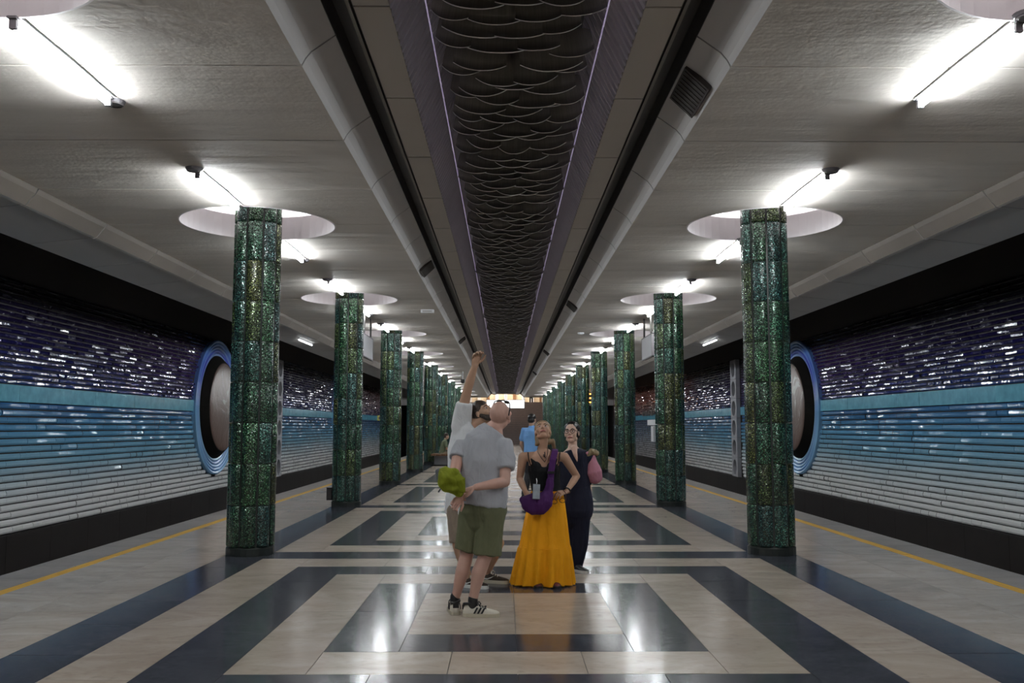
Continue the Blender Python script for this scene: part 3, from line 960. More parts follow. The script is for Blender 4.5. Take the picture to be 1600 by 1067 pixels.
# hanging direction boards behind the second columns
for s in (-1, 1):
    root = empty('hanging_board', (s * XC - (.06 if s < 0 else -.02), 20.85, 0)); tag(root, f'pale framed board hung on two rods behind the second {SIDE[s]} column', 'sign', 'hanging boards')
    mb = MB(); mb.box(-.025, .025, -.72, .72, 3.08, 3.56); mb.build('board', plain('board_face_' + SIDE[s], (.50, .50, .53), .35), root)
    mb = MB()
    for y0, y1, z0, z1 in ((-.74, .74, 3.06, 3.085), (-.74, .74, 3.555, 3.58), (-.74, -.715, 3.06, 3.58), (.715, .74, 3.06, 3.58)): mb.box(-.03, .03, y0, y1, z0, z1)
    mb.build('board_frame', M['lamp_metal'], root)
    for y in (-.5, .5):
        mb = MB(); mb.tube([(0, y, 3.57), (0, y, ZC)], .022, 8); mb.build('rod', M['slot'], root)

# amber number display over the right tunnel mouth
p = at(923, 622, 60)
root = empty('number_display', (p.x, 60, p.z)); tag(root, 'black train display with an amber figure 3 beyond the right columns', 'display')
mb = MB(); mb.box(-.42, .42, .0, .2, -.38, .38); mb.build('display_case', M['black'], root)
mb = MB()
for z in (-.27, 0, .27): mb.box(-.13, .13, -.02, .0, z - .045, z + .045)
mb.box(.08, .17, -.02, 0, -.27, .27)
mb.build('lit_figure', emis('amber_led', (1, .38, .02), 4.0), root)
mb = MB(); mb.box(-.03, .03, .07, .13, .38, ZC + .8 - p.z); mb.build('hanger', M['slot'], root)

# plain boards and name strip on the right track wall, a small yellow sign on the left one
root = empty('wall_board', (XW - .06, 52.4, 0)); tag(root, 'white board with a narrow line strip on the red part of the right track wall', 'sign')
mb = MB(); mb.box(-.05, 0, -1.9, 1.9, 1.62, 1.93); mb.build('board', M['white_plastic'], root)
mb = MB(); mb.box(-.05, 0, -.7, .6, .70, 1.57); mb.build('line_strip', M['white_plastic'], root)
mb = MB()
for k in range(9): mb.box(-.06, -.05, -.62, -.30, .74 + k * .09, .79 + k * .09)
mb.build('line_marks', M['black'], root)
root = empty('name_strip', (XW - .10, 54.0, 2.16)); tag(root, 'row of small dark letters fixed above the white board on the right wall', 'lettering')
for k in range(9):
    mb = MB(); y = -2.2 + k * .52; mb.box(-.03, 0, y, y + .10, 0, .30)
    if k % 2: mb.box(-.03, 0, y + .22, y + .32, 0, .30); mb.box(-.03, 0, y, y + .32, .26 if k % 4 == 1 else .12, .30 if k % 4 == 1 else .18)
    mb.build('letter', M['black'], root)
p = at(588, 652, 60)
mb = MB(); mb.box(-.03, .03, -.5, .5, -.16, .16); mb.box(.03, .035, -.4, .4, -.1, .1, 1)
o = mb.build('wall_sign', [plain('yellow_sign', (.65, .6, .08), .5), M['slot']], None, loc=(-XW + .085, 60.5, 2.1)); tag(o, 'small yellow sign on the left track wall far down the platform', 'sign')

# wooden bench between the far left columns
root = empty('wooden_bench', (-2.55, 37.0, 0)); tag(root, 'wooden bench with dark base at the left columns far down the platform', 'bench')
for k in range(4):
    mb = MB(); mb.box(-.42 + k * .20, -.42 + k * .20 + .18, -.75, .75, .40, .46); mb.build('seat_slat', M['wood'], root)
for y in (-.5, .5):
    mb = MB(); mb.box(-.30, .26, y - .06, y + .06, 0, .40); mb.build('leg', M['grey_metal'], root)
mb = MB(); mb.box(-.36, .32, -.7, .7, 0, .05); mb.build('base_plate', M['black'], root)

# ------------------------------------------------------------------ people
def V(*a): return Vector(a)


class Lump:
    """closed overlapping shapes that are fused into one continuous skin"""
    def __init__(self):
        self.v, self.f = [], []

    def loft(self, cs, rs, side=(1, 0, 0), n=18, caps=True, c0=True, c1=True):
        cs = [Vector(c) for c in cs]
        rs = [r if isinstance(r, (tuple, list)) else (r, r) for r in rs]
        side = Vector(side)
        rings = []
        m = len(cs)
        for i, c in enumerate(cs):
            d = (cs[min(i + 1, m - 1)] - cs[max(i - 1, 0)]).normalized()
            a = side - d * side.dot(d)
            if a.length < .1: a = V(0, 1, 0) - d * d.y
            a.normalize(); b = d.cross(a)
            rings.append((c, a, b, d, rs[i]))
        full = []
        if caps and c0:
            c, a, b, d, r = rings[0]; h = min(r)
            for t in (75, 50, 25):
                t = RAD(t); full.append((c - d * h * math.sin(t), a, b, (r[0] * math.cos(t), r[1] * math.cos(t))))
        full += [(c, a, b, r) for c, a, b, d, r in rings]
        if caps and c1:
            c, a, b, d, r = rings[-1]; h = min(r)
            for t in (25, 50, 75):
                t = RAD(t); full.append((c + d * h * math.sin(t), a, b, (r[0] * math.cos(t), r[1] * math.cos(t))))
        base = len(self.v)
        for c, a, b, r in full:
            for k in range(n):
                t = 2 * math.pi * k / n
                self.v.append(c + a * (r[0] * math.cos(t)) + b * (r[1] * math.sin(t)))
        for i in range(len(full) - 1):
            for k in range(n):
                k2 = (k + 1) % n
                self.f.append((base + i * n + k, base + i * n + k2, base + (i + 1) * n + k2, base + (i + 1) * n + k))
        self.f.append(tuple(base + k for k in range(n - 1, -1, -1)))
        e = base + (len(full) - 1) * n
        self.f.append(tuple(e + k for k in range(n)))
        return self

    def ball(self, mtx, c, r):
        r = r if isinstance(r, (tuple, list)) else (r, r, r)
        base = len(self.v); n, h = 16, 10
        for j in range(1, h):
            p = math.pi * j / h
            for k in range(n):
                t = 2 * math.pi * k / n
                self.v.append(mtx @ V(c[0] + r[0] * math.sin(p) * math.cos(t), c[1] + r[1] * math.sin(p) * math.sin(t), c[2] + r[2] * math.cos(p)))
        top = len(self.v); self.v.append(mtx @ V(c[0], c[1], c[2] + r[2])); self.v.append(mtx @ V(c[0], c[1], c[2] - r[2]))
        for j in range(h - 2):
            for k in range(n):
                k2 = (k + 1) % n
                self.f.append((base + j * n + k, base + (j + 1) * n + k, base + (j + 1) * n + k2, base + j * n + k2))
        for k in range(n):
            k2 = (k + 1) % n
            self.f.append((top, base + k, base + k2)); self.f.append((top + 1, base + (h - 2) * n + k2, base + (h - 2) * n + k))
        return self

    def fuse(self, name, voxel, it=4, fold=None):
        me = bpy.data.meshes.new(name); me.from_pydata([tuple(p) for p in self.v], [], self.f)
        o = bpy.data.objects.new(name, me); COL.objects.link(o)
        md = o.modifiers.new('r', 'REMESH'); md.mode = 'VOXEL'; md.voxel_size = voxel
        if it:
            ms = o.modifiers.new('s', 'SMOOTH'); ms.factor = .5; ms.iterations = it
        dg = bpy.context.evaluated_depsgraph_get(); dg.update()
        out = bpy.data.meshes.new_from_object(o.evaluated_get(dg))
        bpy.data.objects.remove(o); bpy.data.meshes.remove(me)
        out.name = name
        if fold:
            co = [v.co.copy() for v in out.vertices]; no = [v.normal.copy() for v in out.vertices]
            for v, c, n_ in zip(out.vertices, co, no): v.co = c + n_ * fold(c)
            out.update()
        smooth(out)
        return out


def folds(amp, sx=9, sz=4, seed=0.0):
    def f(c):
        a = noise.noise(V(c.x * sx + seed, c.y * sx, c.z * sz))
        b = noise.noise(V(c.x * sx * 2.1 + seed, c.y * sx * 2.1, c.z * sz * 2.6 + 5))
        return amp * (1 - 2 * abs(a)) * .8 + amp * .5 * b
    return f


class Person:
    def __init__(self, name, loc, label, cat='person', voxel=.006):
        self.root = empty(name, loc); tag(self.root, label, cat)
        self.o = Vector(loc); self.vx = voxel; self.L = Lump(); self.fing = MB()

    def put(self, name, me, mat, parent=None):
        for v in me.vertices: v.co -= self.o
        me.materials.clear(); setmat(me, mat)
        return link(name, me, parent or self.root)

    def cloth(self, name, lump, mat, voxel=None, amp=.006, it=3, sx=9, sz=4, parent=None):
        return self.put(name, lump.fuse(name, voxel or self.vx * 1.3, it, folds(amp, sx, sz, len(name) % 7) if amp else None), mat, parent)

    def mb(self, name, mb, mat, sm=False, parent=None):
        me = mb.mesh(name, mat, sm)
        for v in me.vertices: v.co -= self.o
        return link(name, me, parent or self.root)

    # --- bones
    def torso(self, pel, wai, che, upp, nek, side, k=1.0, w=(.165, .14, .165, .15)):
        d = (wai - pel).normalized()
        self.L.loft([pel - d * .08, pel, wai, che, upp, nek], [(w[0] * .8 * k, .10 * k), (w[0] * k, .112 * k), (w[1] * k, .098 * k), (w[2] * k, .115 * k), (w[3] * k, .088 * k), (.058 * k, .055 * k)], side, 24)

    def arm(self, sh, el, wr, k=1.0, inn=None):
        if inn is not None: self.L.loft([inn, sh], [.055 * k, .056 * k])
        self.L.loft([sh, sh.lerp(el, .4), el], [.056 * k, .050 * k, .041 * k]); self.L.loft([el, el.lerp(wr, .3), wr], [.041 * k, .042 * k, .027 * k])

    def leg(self, hip, kn, an, k=1.0, calf=V(0, 0, 0)):
        self.L.loft([hip, hip.lerp(kn, .5), kn], [.088 * k, .076 * k, .056 * k]); self.L.loft([kn, kn.lerp(an, .35) + calf, kn.lerp(an, .75) + calf * .4, an, an - V(0, 0, .05)], [.054 * k, .057 * k, .040 * k, .035 * k, .034 * k])

    def hand(self, wr, d, n, thumb, curl=(20, 25, 20), k=1.0, spread=.0, curls=None):
        d = d.normalized(); n = (n - d * n.dot(d)).normalized(); lat = d.cross(n).normalized() * thumb
        self.L.loft([wr - d * .02, wr + d * .03 * k, wr + d * .085 * k], [(.027 * k, .020 * k), (.036 * k, .016 * k), (.041 * k, .013 * k)], lat, 14)
        for i in range(4):
            q = wr + d * (.085 - .006 * abs(i - 1.2)) * k + lat * (1.5 - i) * .0205 * k
            dd = (d + lat * (1.5 - i) * spread).normalized(); pts = [q - dd * .02]; cu = (curls or [curl] * 4)[i]
            ln = [.043, .028, .021] if i in (1, 2) else ([.040, .025, .020] if i == 0 else [.032, .021, .018])
            for c, l in zip(cu, ln):
                ax = dd.cross(n).normalized(); dd = Matrix.Rotation(RAD(c), 3, ax) @ dd
                nn = Matrix.Rotation(RAD(c), 3, ax) @ n
                n_ = nn; q = q + dd * l * k; pts.append(q.copy())
            self.fing.tube(pts, [.0095 * k, .0092 * k, .0085 * k, .0062 * k], 8)
            self.fing.tube([pts[-1] - dd * .006, pts[-1] + dd * .004], [.0062 * k, .003 * k], 8)
        q = wr + d * .03 * k + lat * .026 * k
        d1 = (d * .7 + lat * .75 + n * .25).normalized(); d2 = (d * .9 + lat * .25 + n * .35).normalized()
        p1 = q + d1 * .04 * k; p2 = p1 + d2 * .03 * k; p3 = p2 + d2 * .022 * k
        self.fing.tube([q - d1 * .012, p1, p2, p3], [.0125 * k, .011 * k, .0098 * k, .006 * k], 8)

    def head(self, c, f, u, k=1.0, female=False, neck=None, skin=None):
        f = f.normalized(); u = (u - f * u.dot(f)).normalized(); r = f.cross(u)
        m = Matrix.Identity(4)
        for i, ax in enumerate((r, f, u)):
            for j in range(3): m[j][i] = ax[j] * k
        org = c - u * .118 * k - f * .012 * k
        m.translation = org
        self.H = m; L_ = self.L
        L_.ball(m, (0, -.012, .138), (.075, .096, .092)); L_.ball(m, (0, .030, .085), (.060, .060, .078))
        L_.ball(m, (0, .045, .018), (.034 if female else .040, .034, .024)); L_.loft([m @ V(-.045, .01, .04), m @ V(0, .055, .015), m @ V(.045, .01, .04)], [.022 * k, .026 * k, .022 * k])
        L_.loft([m @ V(0, .083, .122), m @ V(0, .096, .098), m @ V(0, .103, .081)], [.008 * k, .009 * k, .011 * k]); L_.ball(m, (.011, .092, .077), .010); L_.ball(m, (-.011, .092, .077), .010)
        L_.loft([m @ V(-.042, .064, .130), m @ V(0, .078, .132), m @ V(.042, .064, .130)], [.013 * k] * 3)
        for s in (-1, 1):
            L_.ball(m, (s * .036, .058, .078), (.026, .026, .024)); L_.ball(m, (s * .077, -.008, .100), (.009, .020, .031))
        L_.loft([m @ V(-.02, .080, .046), m @ V(0, .088, .046), m @ V(.02, .080, .046)], [.010 * k] * 3)
        if neck is not None: L_.loft([neck - (m @ V(0, -.02, .06) - neck).normalized() * .03, neck, m @ V(0, -.022, .05)], [.062 * k, .056 * k, .056 * k] if not female else [.052 * k, .047 * k, .050 * k])

    def face(self, lip, brow=(.03, .02, .015), eye=(.02, .012, .01), lips=True):
        m = self.H
        for s in (-1, 1):
            e = Lump().ball(m, (s * .031, .078, .111), (.0135, .007, .0068)); me = mesh_from('eye', e.v, e.f, M['eye_white'], True); 
            for v in me.vertices: v.co -= self.o
            eo = link('eye', me, self.root)
            e = Lump().ball(m, (s * .031, .082, .112), (.0068, .0055, .0065)); me = mesh_from('iris', e.v, e.f, mat_of(eye, .15), True)
            for v in me.vertices: v.co -= self.o
            link('iris', me, eo)
            b = MB(); b.tube([m @ V(s * .014, .090, .131), m @ V(s * .032, .0875, .138), m @ V(s * .052, .072, .132)], [.0035, .0042, .0025], 6); self.mb('eyebrow', b, mat_of(brow, .8), True)
        if lips:
            e = Lump().loft([m @ V(-.021, .086, .044), m @ V(0, .0945, .046), m @ V(.021, .086, .044)], [(.008, .006)] * 3, self.H.to_3x3() @ V(0, 0, 1)); me = mesh_from('lips', e.v, e.f, mat_of(lip, .45), True)
            for v in me.vertices: v.co -= self.o
            link('lips', me, self.root)

    def body(self, mat, it=3):
        me = self.L.fuse('body', self.vx, it)
        if self.fing.v:
            bm = bmesh.new(); bm.from_mesh(me)
            fm = self.fing.mesh('f', mat, True); bm.from_mesh(fm); bm.to_mesh(me); bm.free(); bpy.data.meshes.remove(fm); smooth(me)
        return self.put('body', me, mat)

    def shoe(self, heel, d, mats, k=1.0, stripes=0, lace=True, collar=None, swoosh=None, side=1):
        """heel: floor point under the ankle; mats: (upper, sole, lace)"""
        d = Vector((d[0], d[1], 0)).normalized(); lat = V(d.y, -d.x, 0)
        mt = Matrix.Identity(4)
        for j in range(3): mt[j][0] = lat[j] * k; mt[j][1] = d[j] * k; mt[j][2] = (0, 0, 1)[j] * k
        mt.translation = heel
        sec = [(-.082, .020, .060), (-.074, .030, .082), (-.05, .037, .098), (-.015, .039, .100), (.025, .041, .094), (.065, .044, .080), (.11, .047, .064), (.155, .046, .054), (.19, .037, .046), (.21, .022, .038), (.217, .008, .030)]
        n = 12; b = MB(); vs = []
        for y, w, t in sec:
            for i in range(n + 1):
                a = math.pi * i / n
                x = -w * math.copysign(abs(math.cos(a)) ** .75, math.cos(a)); z = .02 + (t - .02) * math.sin(a) ** .8
                vs.append(mt @ V(x, y, z))
        fs = [(j * (n + 1) + i, j * (n + 1) + i + 1, (j + 1) * (n + 1) + i + 1, (j + 1) * (n + 1) + i) for j in range(len(sec) - 1) for i in range(n)]
        fs += [tuple(range(n + 1)), tuple(range(len(vs) - 1, len(vs) - n - 2, -1))]
        b.add(vs, fs); so = self.mb('shoe', b, mats[0], True)
        s = MB(); out = [(y, w + .006) for y, w, t in sec]; vs = []
        ring = [(w, y) for y, w in out] + [(-w, y) for y, w in reversed(out)]
        for z in (.0, .026, .030): vs += [mt @ V(x * (1 if z < .028 else .96), y, z) for x, y in ring]
        m = len(ring); fs = [(j * m + i, j * m + (i + 1) % m, (j + 1) * m + (i + 1) % m, (j + 1) * m + i) for j in range(2) for i in range(m)] + [tuple(range(m - 1, -1, -1)), tuple(range(2 * m, 3 * m))]
        s.add(vs, fs); self.mb('sole', s, mats[1], parent=so)
        if collar is not None:
            c = MB(); c.tube([mt @ V(.033 * math.cos(t), -.028 + .045 * math.sin(t), .098 + .008 * math.cos(t)) for t in [2 * math.pi * q / 16 for q in range(17)]], .012 * k, 6, cap=False); self.mb('collar', c, collar, True, so)
            c = MB(); c.box(-.024, .024, -.006, .006, -.018, .018)
            for i, v in enumerate(c.v): c.v[i] = tuple(mt @ (V(0, -.078, .075) + V(*v)))
            self.mb('heel_tab', c, collar, parent=so)
        if lace:
            l = MB()
            for i in range(4):
                y = .035 + i * .022; z = .094 - i * .0085
                l.tube([mt @ V(-.024, y - .006, z - .006), mt @ V(0, y, z + .006), mt @ V(.024, y + .006, z - .006)], .0045 * k, 6)
            for sg in (-1, 1): l.tube([mt @ V(0, .035, .10), mt @ V(sg * .03, .045, .112), mt @ V(sg * .045, .06, .088)], .005 * k, 6)
            self.mb('laces', l, mats[2], True, so)
        for i in range(stripes):
            for sg in (-1, 1):
                st = MB(); y = .02 + i * .030
                a_ = [(.044, y - .012, .030), (.044, y + .004, .030), (.039, y + .028, .075), (.039, y + .014, .077)]
                st.add([mt @ V(sg * (x + dx), yy, z) for dx in (0, .007) for x, yy, z in a_], [(0, 1, 2, 3), (4, 7, 6, 5), (0, 4, 5, 1), (1, 5, 6, 2), (2, 6, 7, 3), (3, 7, 4, 0)])
                self.mb('stripe', st, collar, parent=so)
        if swoosh is not None:
            for sg in (-1, 1):
                w = MB(); up_ = [(-.045, .066), (-.02, .050), (.01, .046), (.05, .058), (.085, .074)]; lo = [(-.04, .050), (-.018, .036), (.012, .034), (.05, .050), (.085, .074)]
                pts = up_ + lo[::-1]; nn = len(pts)
                w.add([mt @ V(sg * (.0415 + dx), y, z) for dx in (0, .006) for y, z in pts], [tuple(range(nn)), tuple(range(2 * nn - 1, nn - 1, -1))] + [(i, (i + 1) % nn, nn + (i + 1) % nn, nn + i) for i in range(nn)])
                self.mb('curved_mark', w, swoosh, parent=so)
        return so


_mc = {}


def mat_of(col, rough=.6, **kw):
    key = (tuple(round(c, 3) for c in col), rough)
    if key not in _mc: _mc[key] = plain('tone_%d' % len(_mc), col, rough, vary=.06, scale=40, **kw)
    return _mc[key]


def skin(name, col):
    g = NT(name)
    tc = g.n('ShaderNodeTexCoord').outputs['Object']
    a = g.noise(14, 4, tc); b = g.noise(4, 2, tc)
    c = g.mix(tuple(x * .86 for x in col), tuple(min(1, x * 1.1) for x in col), a.outputs['Fac'])
    c = g.mix(c, (min(1, col[0] * 1.12), col[1] * .82, col[2] * .78), g.ramp(b.outputs['Fac'], [(.45, (0, 0, 0)), (.75, (.5, .5, .5))]).outputs[0])
    g.l(c, g.b.inputs['Base Color']); g.set(Roughness=.48)
    g.b.inputs['Specular IOR Level'].default_value = .4
    return g.m


def fabric(name, col, rough=.85, vary=.1):
    g = NT(name)
    tc = g.n('ShaderNodeTexCoord').outputs['Object']
    a = g.noise(9, 3, tc); w = g.noise(420, 1, tc)
    g.l(g.mix(tuple(x * (1 - vary) for x in col), tuple(min(1, x * (1 + vary)) for x in col), a.outputs['Fac']), g.b.inputs['Base Color'])
    g.set(Roughness=rough); g.b.inputs['Specular IOR Level'].default_value = .25
    mp = g.n('ShaderNodeMapping'); mp.inputs['Scale'].default_value = (1, 1, .38); mp.inputs['Rotation'].default_value = (.2, .35, 0); g.l(tc, mp.inputs['Vector'])
    cr = g.noise(11, 2, mp.outputs[0]); cr.inputs['Distortion'].default_value = .8
    rd = g.math('ABSOLUTE', g.math('SUBTRACT', cr.outputs['Fac'], .5))
    g.bump(g.math('ADD', g.math('MULTIPLY', rd, 1.0), g.math('MULTIPLY', w.outputs['Fac'], .01)), .4, .06)
    return g.m


M['eye_white'] = plain('eye_white', (.62, .6, .58), .25, vary=.03)
SK = {'fair': skin('fair_skin', (.56, .345, .275)), 'tan': skin('tan_skin', (.50, .31, .21)), 'olive': skin('olive_skin', (.48, .30, .22)), 'light': skin('light_skin', (.60, .42, .33))}
FB = {k: fabric(k + '_cloth', c, r) for k, c, r in (('grey', (.40, .41, .44), .9), ('olive', (.125, .13, .072), .85), ('white', (.66, .67, .68), .9), ('khaki', (.27, .215, .165), .85),
      ('orange', (.95, .40, .008), .7), ('black', (.010, .010, .012), .8), ('purple', (.065, .014, .10), .75), ('navy', (.010, .012, .028), .8), ('pink', (.46, .205, .27), .75),
      ('sage', (.16, .19, .12), .9), ('blue', (.20, .42, .78), .8), ('lime', (.18, .21, .010), .75), ('ash', (.12, .125, .13), .8), ('charcoal', (.03, .03, .035), .8), ('khaki2', (.30, .24, .17), .85))}
HAIR = {'brown': plain('brown_hair', (.035, .022, .015), .5, vary=.4, scale=60), 'blond': plain('blond_hair', (.23, .145, .07), .45, vary=.45, scale=70), 'black': plain('black_hair', (.010, .008, .008), .4, vary=.4, scale=60)}
OFFW = plain('offwhite_leather', (.60, .56, .47), .5, vary=.05); GUM = plain('cream_rubber', (.50, .45, .34), .6, vary=.05); BRN = plain('dark_brown_suede', (.040, .026, .018), .85, vary=.2); WHT = plain('white_rubber', (.7, .7, .66), .5)


# ---- bald man in a grey T-shirt, back to the viewer, hands behind his back
YB = 7.68
P = lambda x, y, dy=0: at(x, y, YB + dy)
m1 = Person('person', (P(735, 950).x, YB, 0), 'bald man in grey T-shirt and olive shorts holding a lime cap behind his back')
pel, wai, che, upp, nek = P(755, 788), P(757, 758), P(755, 718), P(759, 688), P(776, 664, .01)
shL, shR = P(719, 701, .02), P(790, 700, -.04)
sd = (shR - shL).normalized()
m1.torso(pel, wai, che, upp, nek, sd, 1.05, (.165, .16, .172, .155))
elL, wrL = P(708, 748, -.13), P(722, 774, -.30)
elR, wrR = P(789, 753, -.14), P(744, 761, -.29)
m1.arm(shL, elL, wrL, 1.02, upp); m1.arm(shR, elR, wrR, 1.04, upp)
m1.hand(wrR, P(722, 768, -.30) - wrR, V(-.1, .3, -1), 1, (35, 40, 30), 1.0)
m1.hand(wrL, P(716, 792, -.29) - wrL + V(-.02, -.02, .03), V(.5, -.8, .3), -1, (30, 45, 35), 1.0)
hipL, hipR = P(738, 800, .03), P(770, 800, -.02)
knL, knR = P(729, 868, .05), P(757, 872, -.05)
anL, anR = P(711, 937, .05), P(739, 937, -.07)
m1.leg(hipL, knL, anL, 1.02, V(0, -.02, 0)); m1.leg(hipR, knR, anR, 1.04, V(-.015, -.01, 0))
m1.head(P(783, 645, .02), V(.42, .60, .58), V(-.15, -.45, .85), 1.02, neck=nek)
m1.body(SK['fair'])
T = Lump().loft([P(752, 789), P(755, 770), wai, che, upp, upp.lerp(nek, .72)], [(.204, .150), (.203, .148), (.196, .140), (.200, .142), (.172, .118), (.098, .085)], sd, 28, c0=False, c1=False)
T.loft([upp - V(0, 0, .05), shL, shL.lerp(elL, .32)], [.10, .088, .076], c1=False); T.loft([upp - V(0, 0, .05), shR, shR.lerp(elR, .30), shR.lerp(elR, .62)], [.10, .088, .080, .076], c1=False)
m1.cloth('t_shirt', T, FB['grey'], .008, .008, 14, 10, 3.2)
S = Lump().loft([P(755, 776), P(755, 800), P(755, 812)], [(.180, .132), (.193, .145), (.17, .125)], sd, 24)
S.loft([hipL, hipL.lerp(knL, .5), P(728, 860, .04)], [(.105, .115), (.100, .105), (.092, .100)], sd, c1=False); S.loft([hipR, hipR.lerp(knR, .5), P(761, 867, -.04)], [(.108, .118), (.110, .114), (.110, .110)], sd, c1=False)
m1.cloth('shorts', S, FB['olive'], .008, .010, 6, 10, 4)
for an, d in ((anL, V(-.15, 1, 0)), (anR, V(1, -.08, 0))):
    so = m1.shoe(V(an.x, an.y, 0), d, (OFFW, GUM, M['black']), 1.0, 3, True, M['black'])
    sk_ = Lump().loft([V(an.x, an.y, .085), V(an.x, an.y, .135)], [.042, .041]); m1.cloth('sock', sk_, M['black'], .006, 0, 1)
# sunglasses pushed up on the bald head
g = MB(); H = m1.H
for s in (-1, 1): g.tube([H @ V(s * .084, -.012, .118), H @ V(s * .084, .03, .158), H @ V(s * .070, .066, .186)], .006, 6)
g.tube([H @ V(-.070, .066, .186), H @ V(0, .088, .190), H @ V(.070, .066, .186)], .006, 6)
sg = empty('sunglasses', tuple(H @ V(0, .05, .2))); tag(sg, "dark sunglasses pushed up on the bald man's head", 'sunglasses')
me = g.mesh('frame', M['black'], True)
for v in me.vertices: v.co -= sg.location
link('frame', me, sg)
for s in (-1, 1):
    e = Lump().ball(H, (s * .036, .080, .180), (.026, .009, .017)); me = mesh_from('lens', e.v, e.f, M['black'], True)
    for v in me.vertices: v.co -= sg.location
    link('lens', me, sg)
# lime cap crushed in his left hand
cc = P(706, 752, -.40)
cap = empty('cap', tuple(cc)); tag(cap, "crumpled lime green cap held in the bald man's hand", 'cap')
C = Lump().loft([P(693, 738, -.36), P(700, 748, -.39), P(708, 754, -.38), P(718, 768, -.36)], [(.045, .03), (.085, .045), (.080, .04), (.035, .03)], V(.6, 0, .8), 20)
me = C.fuse('crown', .006, 3, folds(.022, 9, 9, 3))
for v in me.vertices: v.co -= cc
setmat(me, FB['lime']); link('crown', me, cap)
C = Lump().loft([P(686, 737, -.34), P(690, 752, -.36), P(694, 764, -.35)], [(.030, .03), (.032, .03), (.016, .02)], V(1, 0, 0), 16)
me = C.fuse('mesh_back', .006, 3, folds(.004, 12, 12, 1))
for v in me.vertices: v.co -= cc
setmat(me, FB['ash']); link('mesh_back', me, cap)
b = MB(); b.tube([P(692, 762, -.37), P(688, 764, -.38), P(685, 769, -.38)], .007, 8); me = b.mesh('strap', M['black'], True)
for v in me.vertices: v.co -= cc
link('strap', me, cap)
C = Lump().loft([P(708, 738, -.41), P(719, 750, -.43), P(722, 768, -.40)], [(.022, .010), (.045, .010), (.03, .010)], V(.8, 0, -.6), 20)
me = C.fuse('visor', .005, 2)
for v in me.vertices: v.co -= cc
setmat(me, FB['lime']); link('visor', me, cap)

# ---- bearded man in a white T-shirt pointing at the ceiling
YB = 8.95
m2 = Person('person', (P(740, 910).x, YB, 0), 'bearded man in white T-shirt and khaki shorts raising one arm to the ceiling')
pel, wai, che, upp, nek = P(722, 788), P(724, 758), P(727, 700), P(732, 670), P(743, 662)
shR, shL = P(720, 652, -.02), P(752, 668, .16)
sd = V(.55, -.8, 0)
m2.torso(pel, wai, che, upp, nek, sd, 1.05)
elR, wrR = P(731, 607, -.10), P(742, 571, -.18)
elL, wrL = P(764, 715, .14), P(768, 760, .0)
m2.arm(shR, elR, wrR, 1.06, upp); m2.arm(shL, elL, wrL, 1.06, upp)
m2.hand(wrR, V(.06, -.05, .3), V(.4, -1, .1), 1, (30, 45, 35), 1.15, .0, [(25, 45, 40), (30, 50, 40), (35, 50, 40), (40, 50, 40)])
m2.hand(wrL, V(0, -.1, -1), V(0, 1, -.1), 1, (15, 20, 15), 1.0)
hipR, hipL = P(717, 797, -.05), P(736, 797, .1)
knR, knL = P(716, 852, -.10), P(779, 848, .05)
anR, anL = P(731, 898, .02), P(762, 893, .28)
m2.leg(hipR, knR, anR, 1.0); m2.leg(hipL, knL, anL, 1.0)
m2.head(P(755, 643), V(.66, -.50, .56), V(-.50, .30, .80), 1.03, neck=nek)
m2.body(SK['tan'])
m2.face((.30, .14, .11))
T = Lump().loft([P(721, 803), P(722, 780), wai, che, upp, upp.lerp(nek, .6)], [(.19, .15), (.19, .15), (.185, .145), (.195, .150), (.185, .125), (.11, .095)], sd, 28, c0=False, c1=False)
T.loft([P(728, 684), P(721, 665, -.02), shR.lerp(elR, .50)], [.115, .098, .080], c1=False); T.loft([upp - V(0, 0, .02), shL, shL.lerp(elL, .6)], [.09, .088, .078], c1=False)
m2.cloth('t_shirt', T, FB['white'], .008, .008, 12, 10, 3.2)
S = Lump().loft([P(722, 780), P(723, 805)], [(.175, .135), (.185, .14)], sd, 24)
S.loft([hipR, hipR.lerp(knR, .6), P(716, 848, -.09)], [.115, .098, .088], c1=False); S.loft([hipL, hipL.lerp(knL, .6), P(775, 842, .05)], [.115, .10, .088], c1=False)
m2.cloth('shorts', S, FB['khaki'], .009, .006)
m2.shoe(V(anR.x, anR.y, 0), V(1, -.55, 0), (BRN, WHT, OFFW), 1.02, 0, True, None, WHT); m2.shoe(V(anL.x, anL.y, 0), V(1, -.35, 0), (BRN, GUM, OFFW), 1.02, 0, True, None, WHT)
H = m2.H
hr = Lump().ball(H, (0, -.016, .162), (.082, .094, .084)); hr.ball(H, (0, -.045, .11), (.080, .065, .06))
m2.cloth('hair', hr, HAIR['brown'], .006, .004, 2, 30, 30)
bd = Lump().loft([H @ V(-.066, .012, .075), H @ V(-.050, .045, .030), H @ V(0, .070, .006), H @ V(.050, .045, .030), H @ V(.066, .012, .075)], [(.018, .018), (.028, .026), (.032, .028), (.028, .026), (.018, .018)], H.to_3x3() @ V(0, 0, 1))
bd.loft([H @ V(-.028, .084, .050), H @ V(0, .098, .063), H @ V(.028, .084, .050)], [.008] * 3)
m2.cloth('beard', bd, HAIR['brown'], .005, .004, 2, 40, 40)

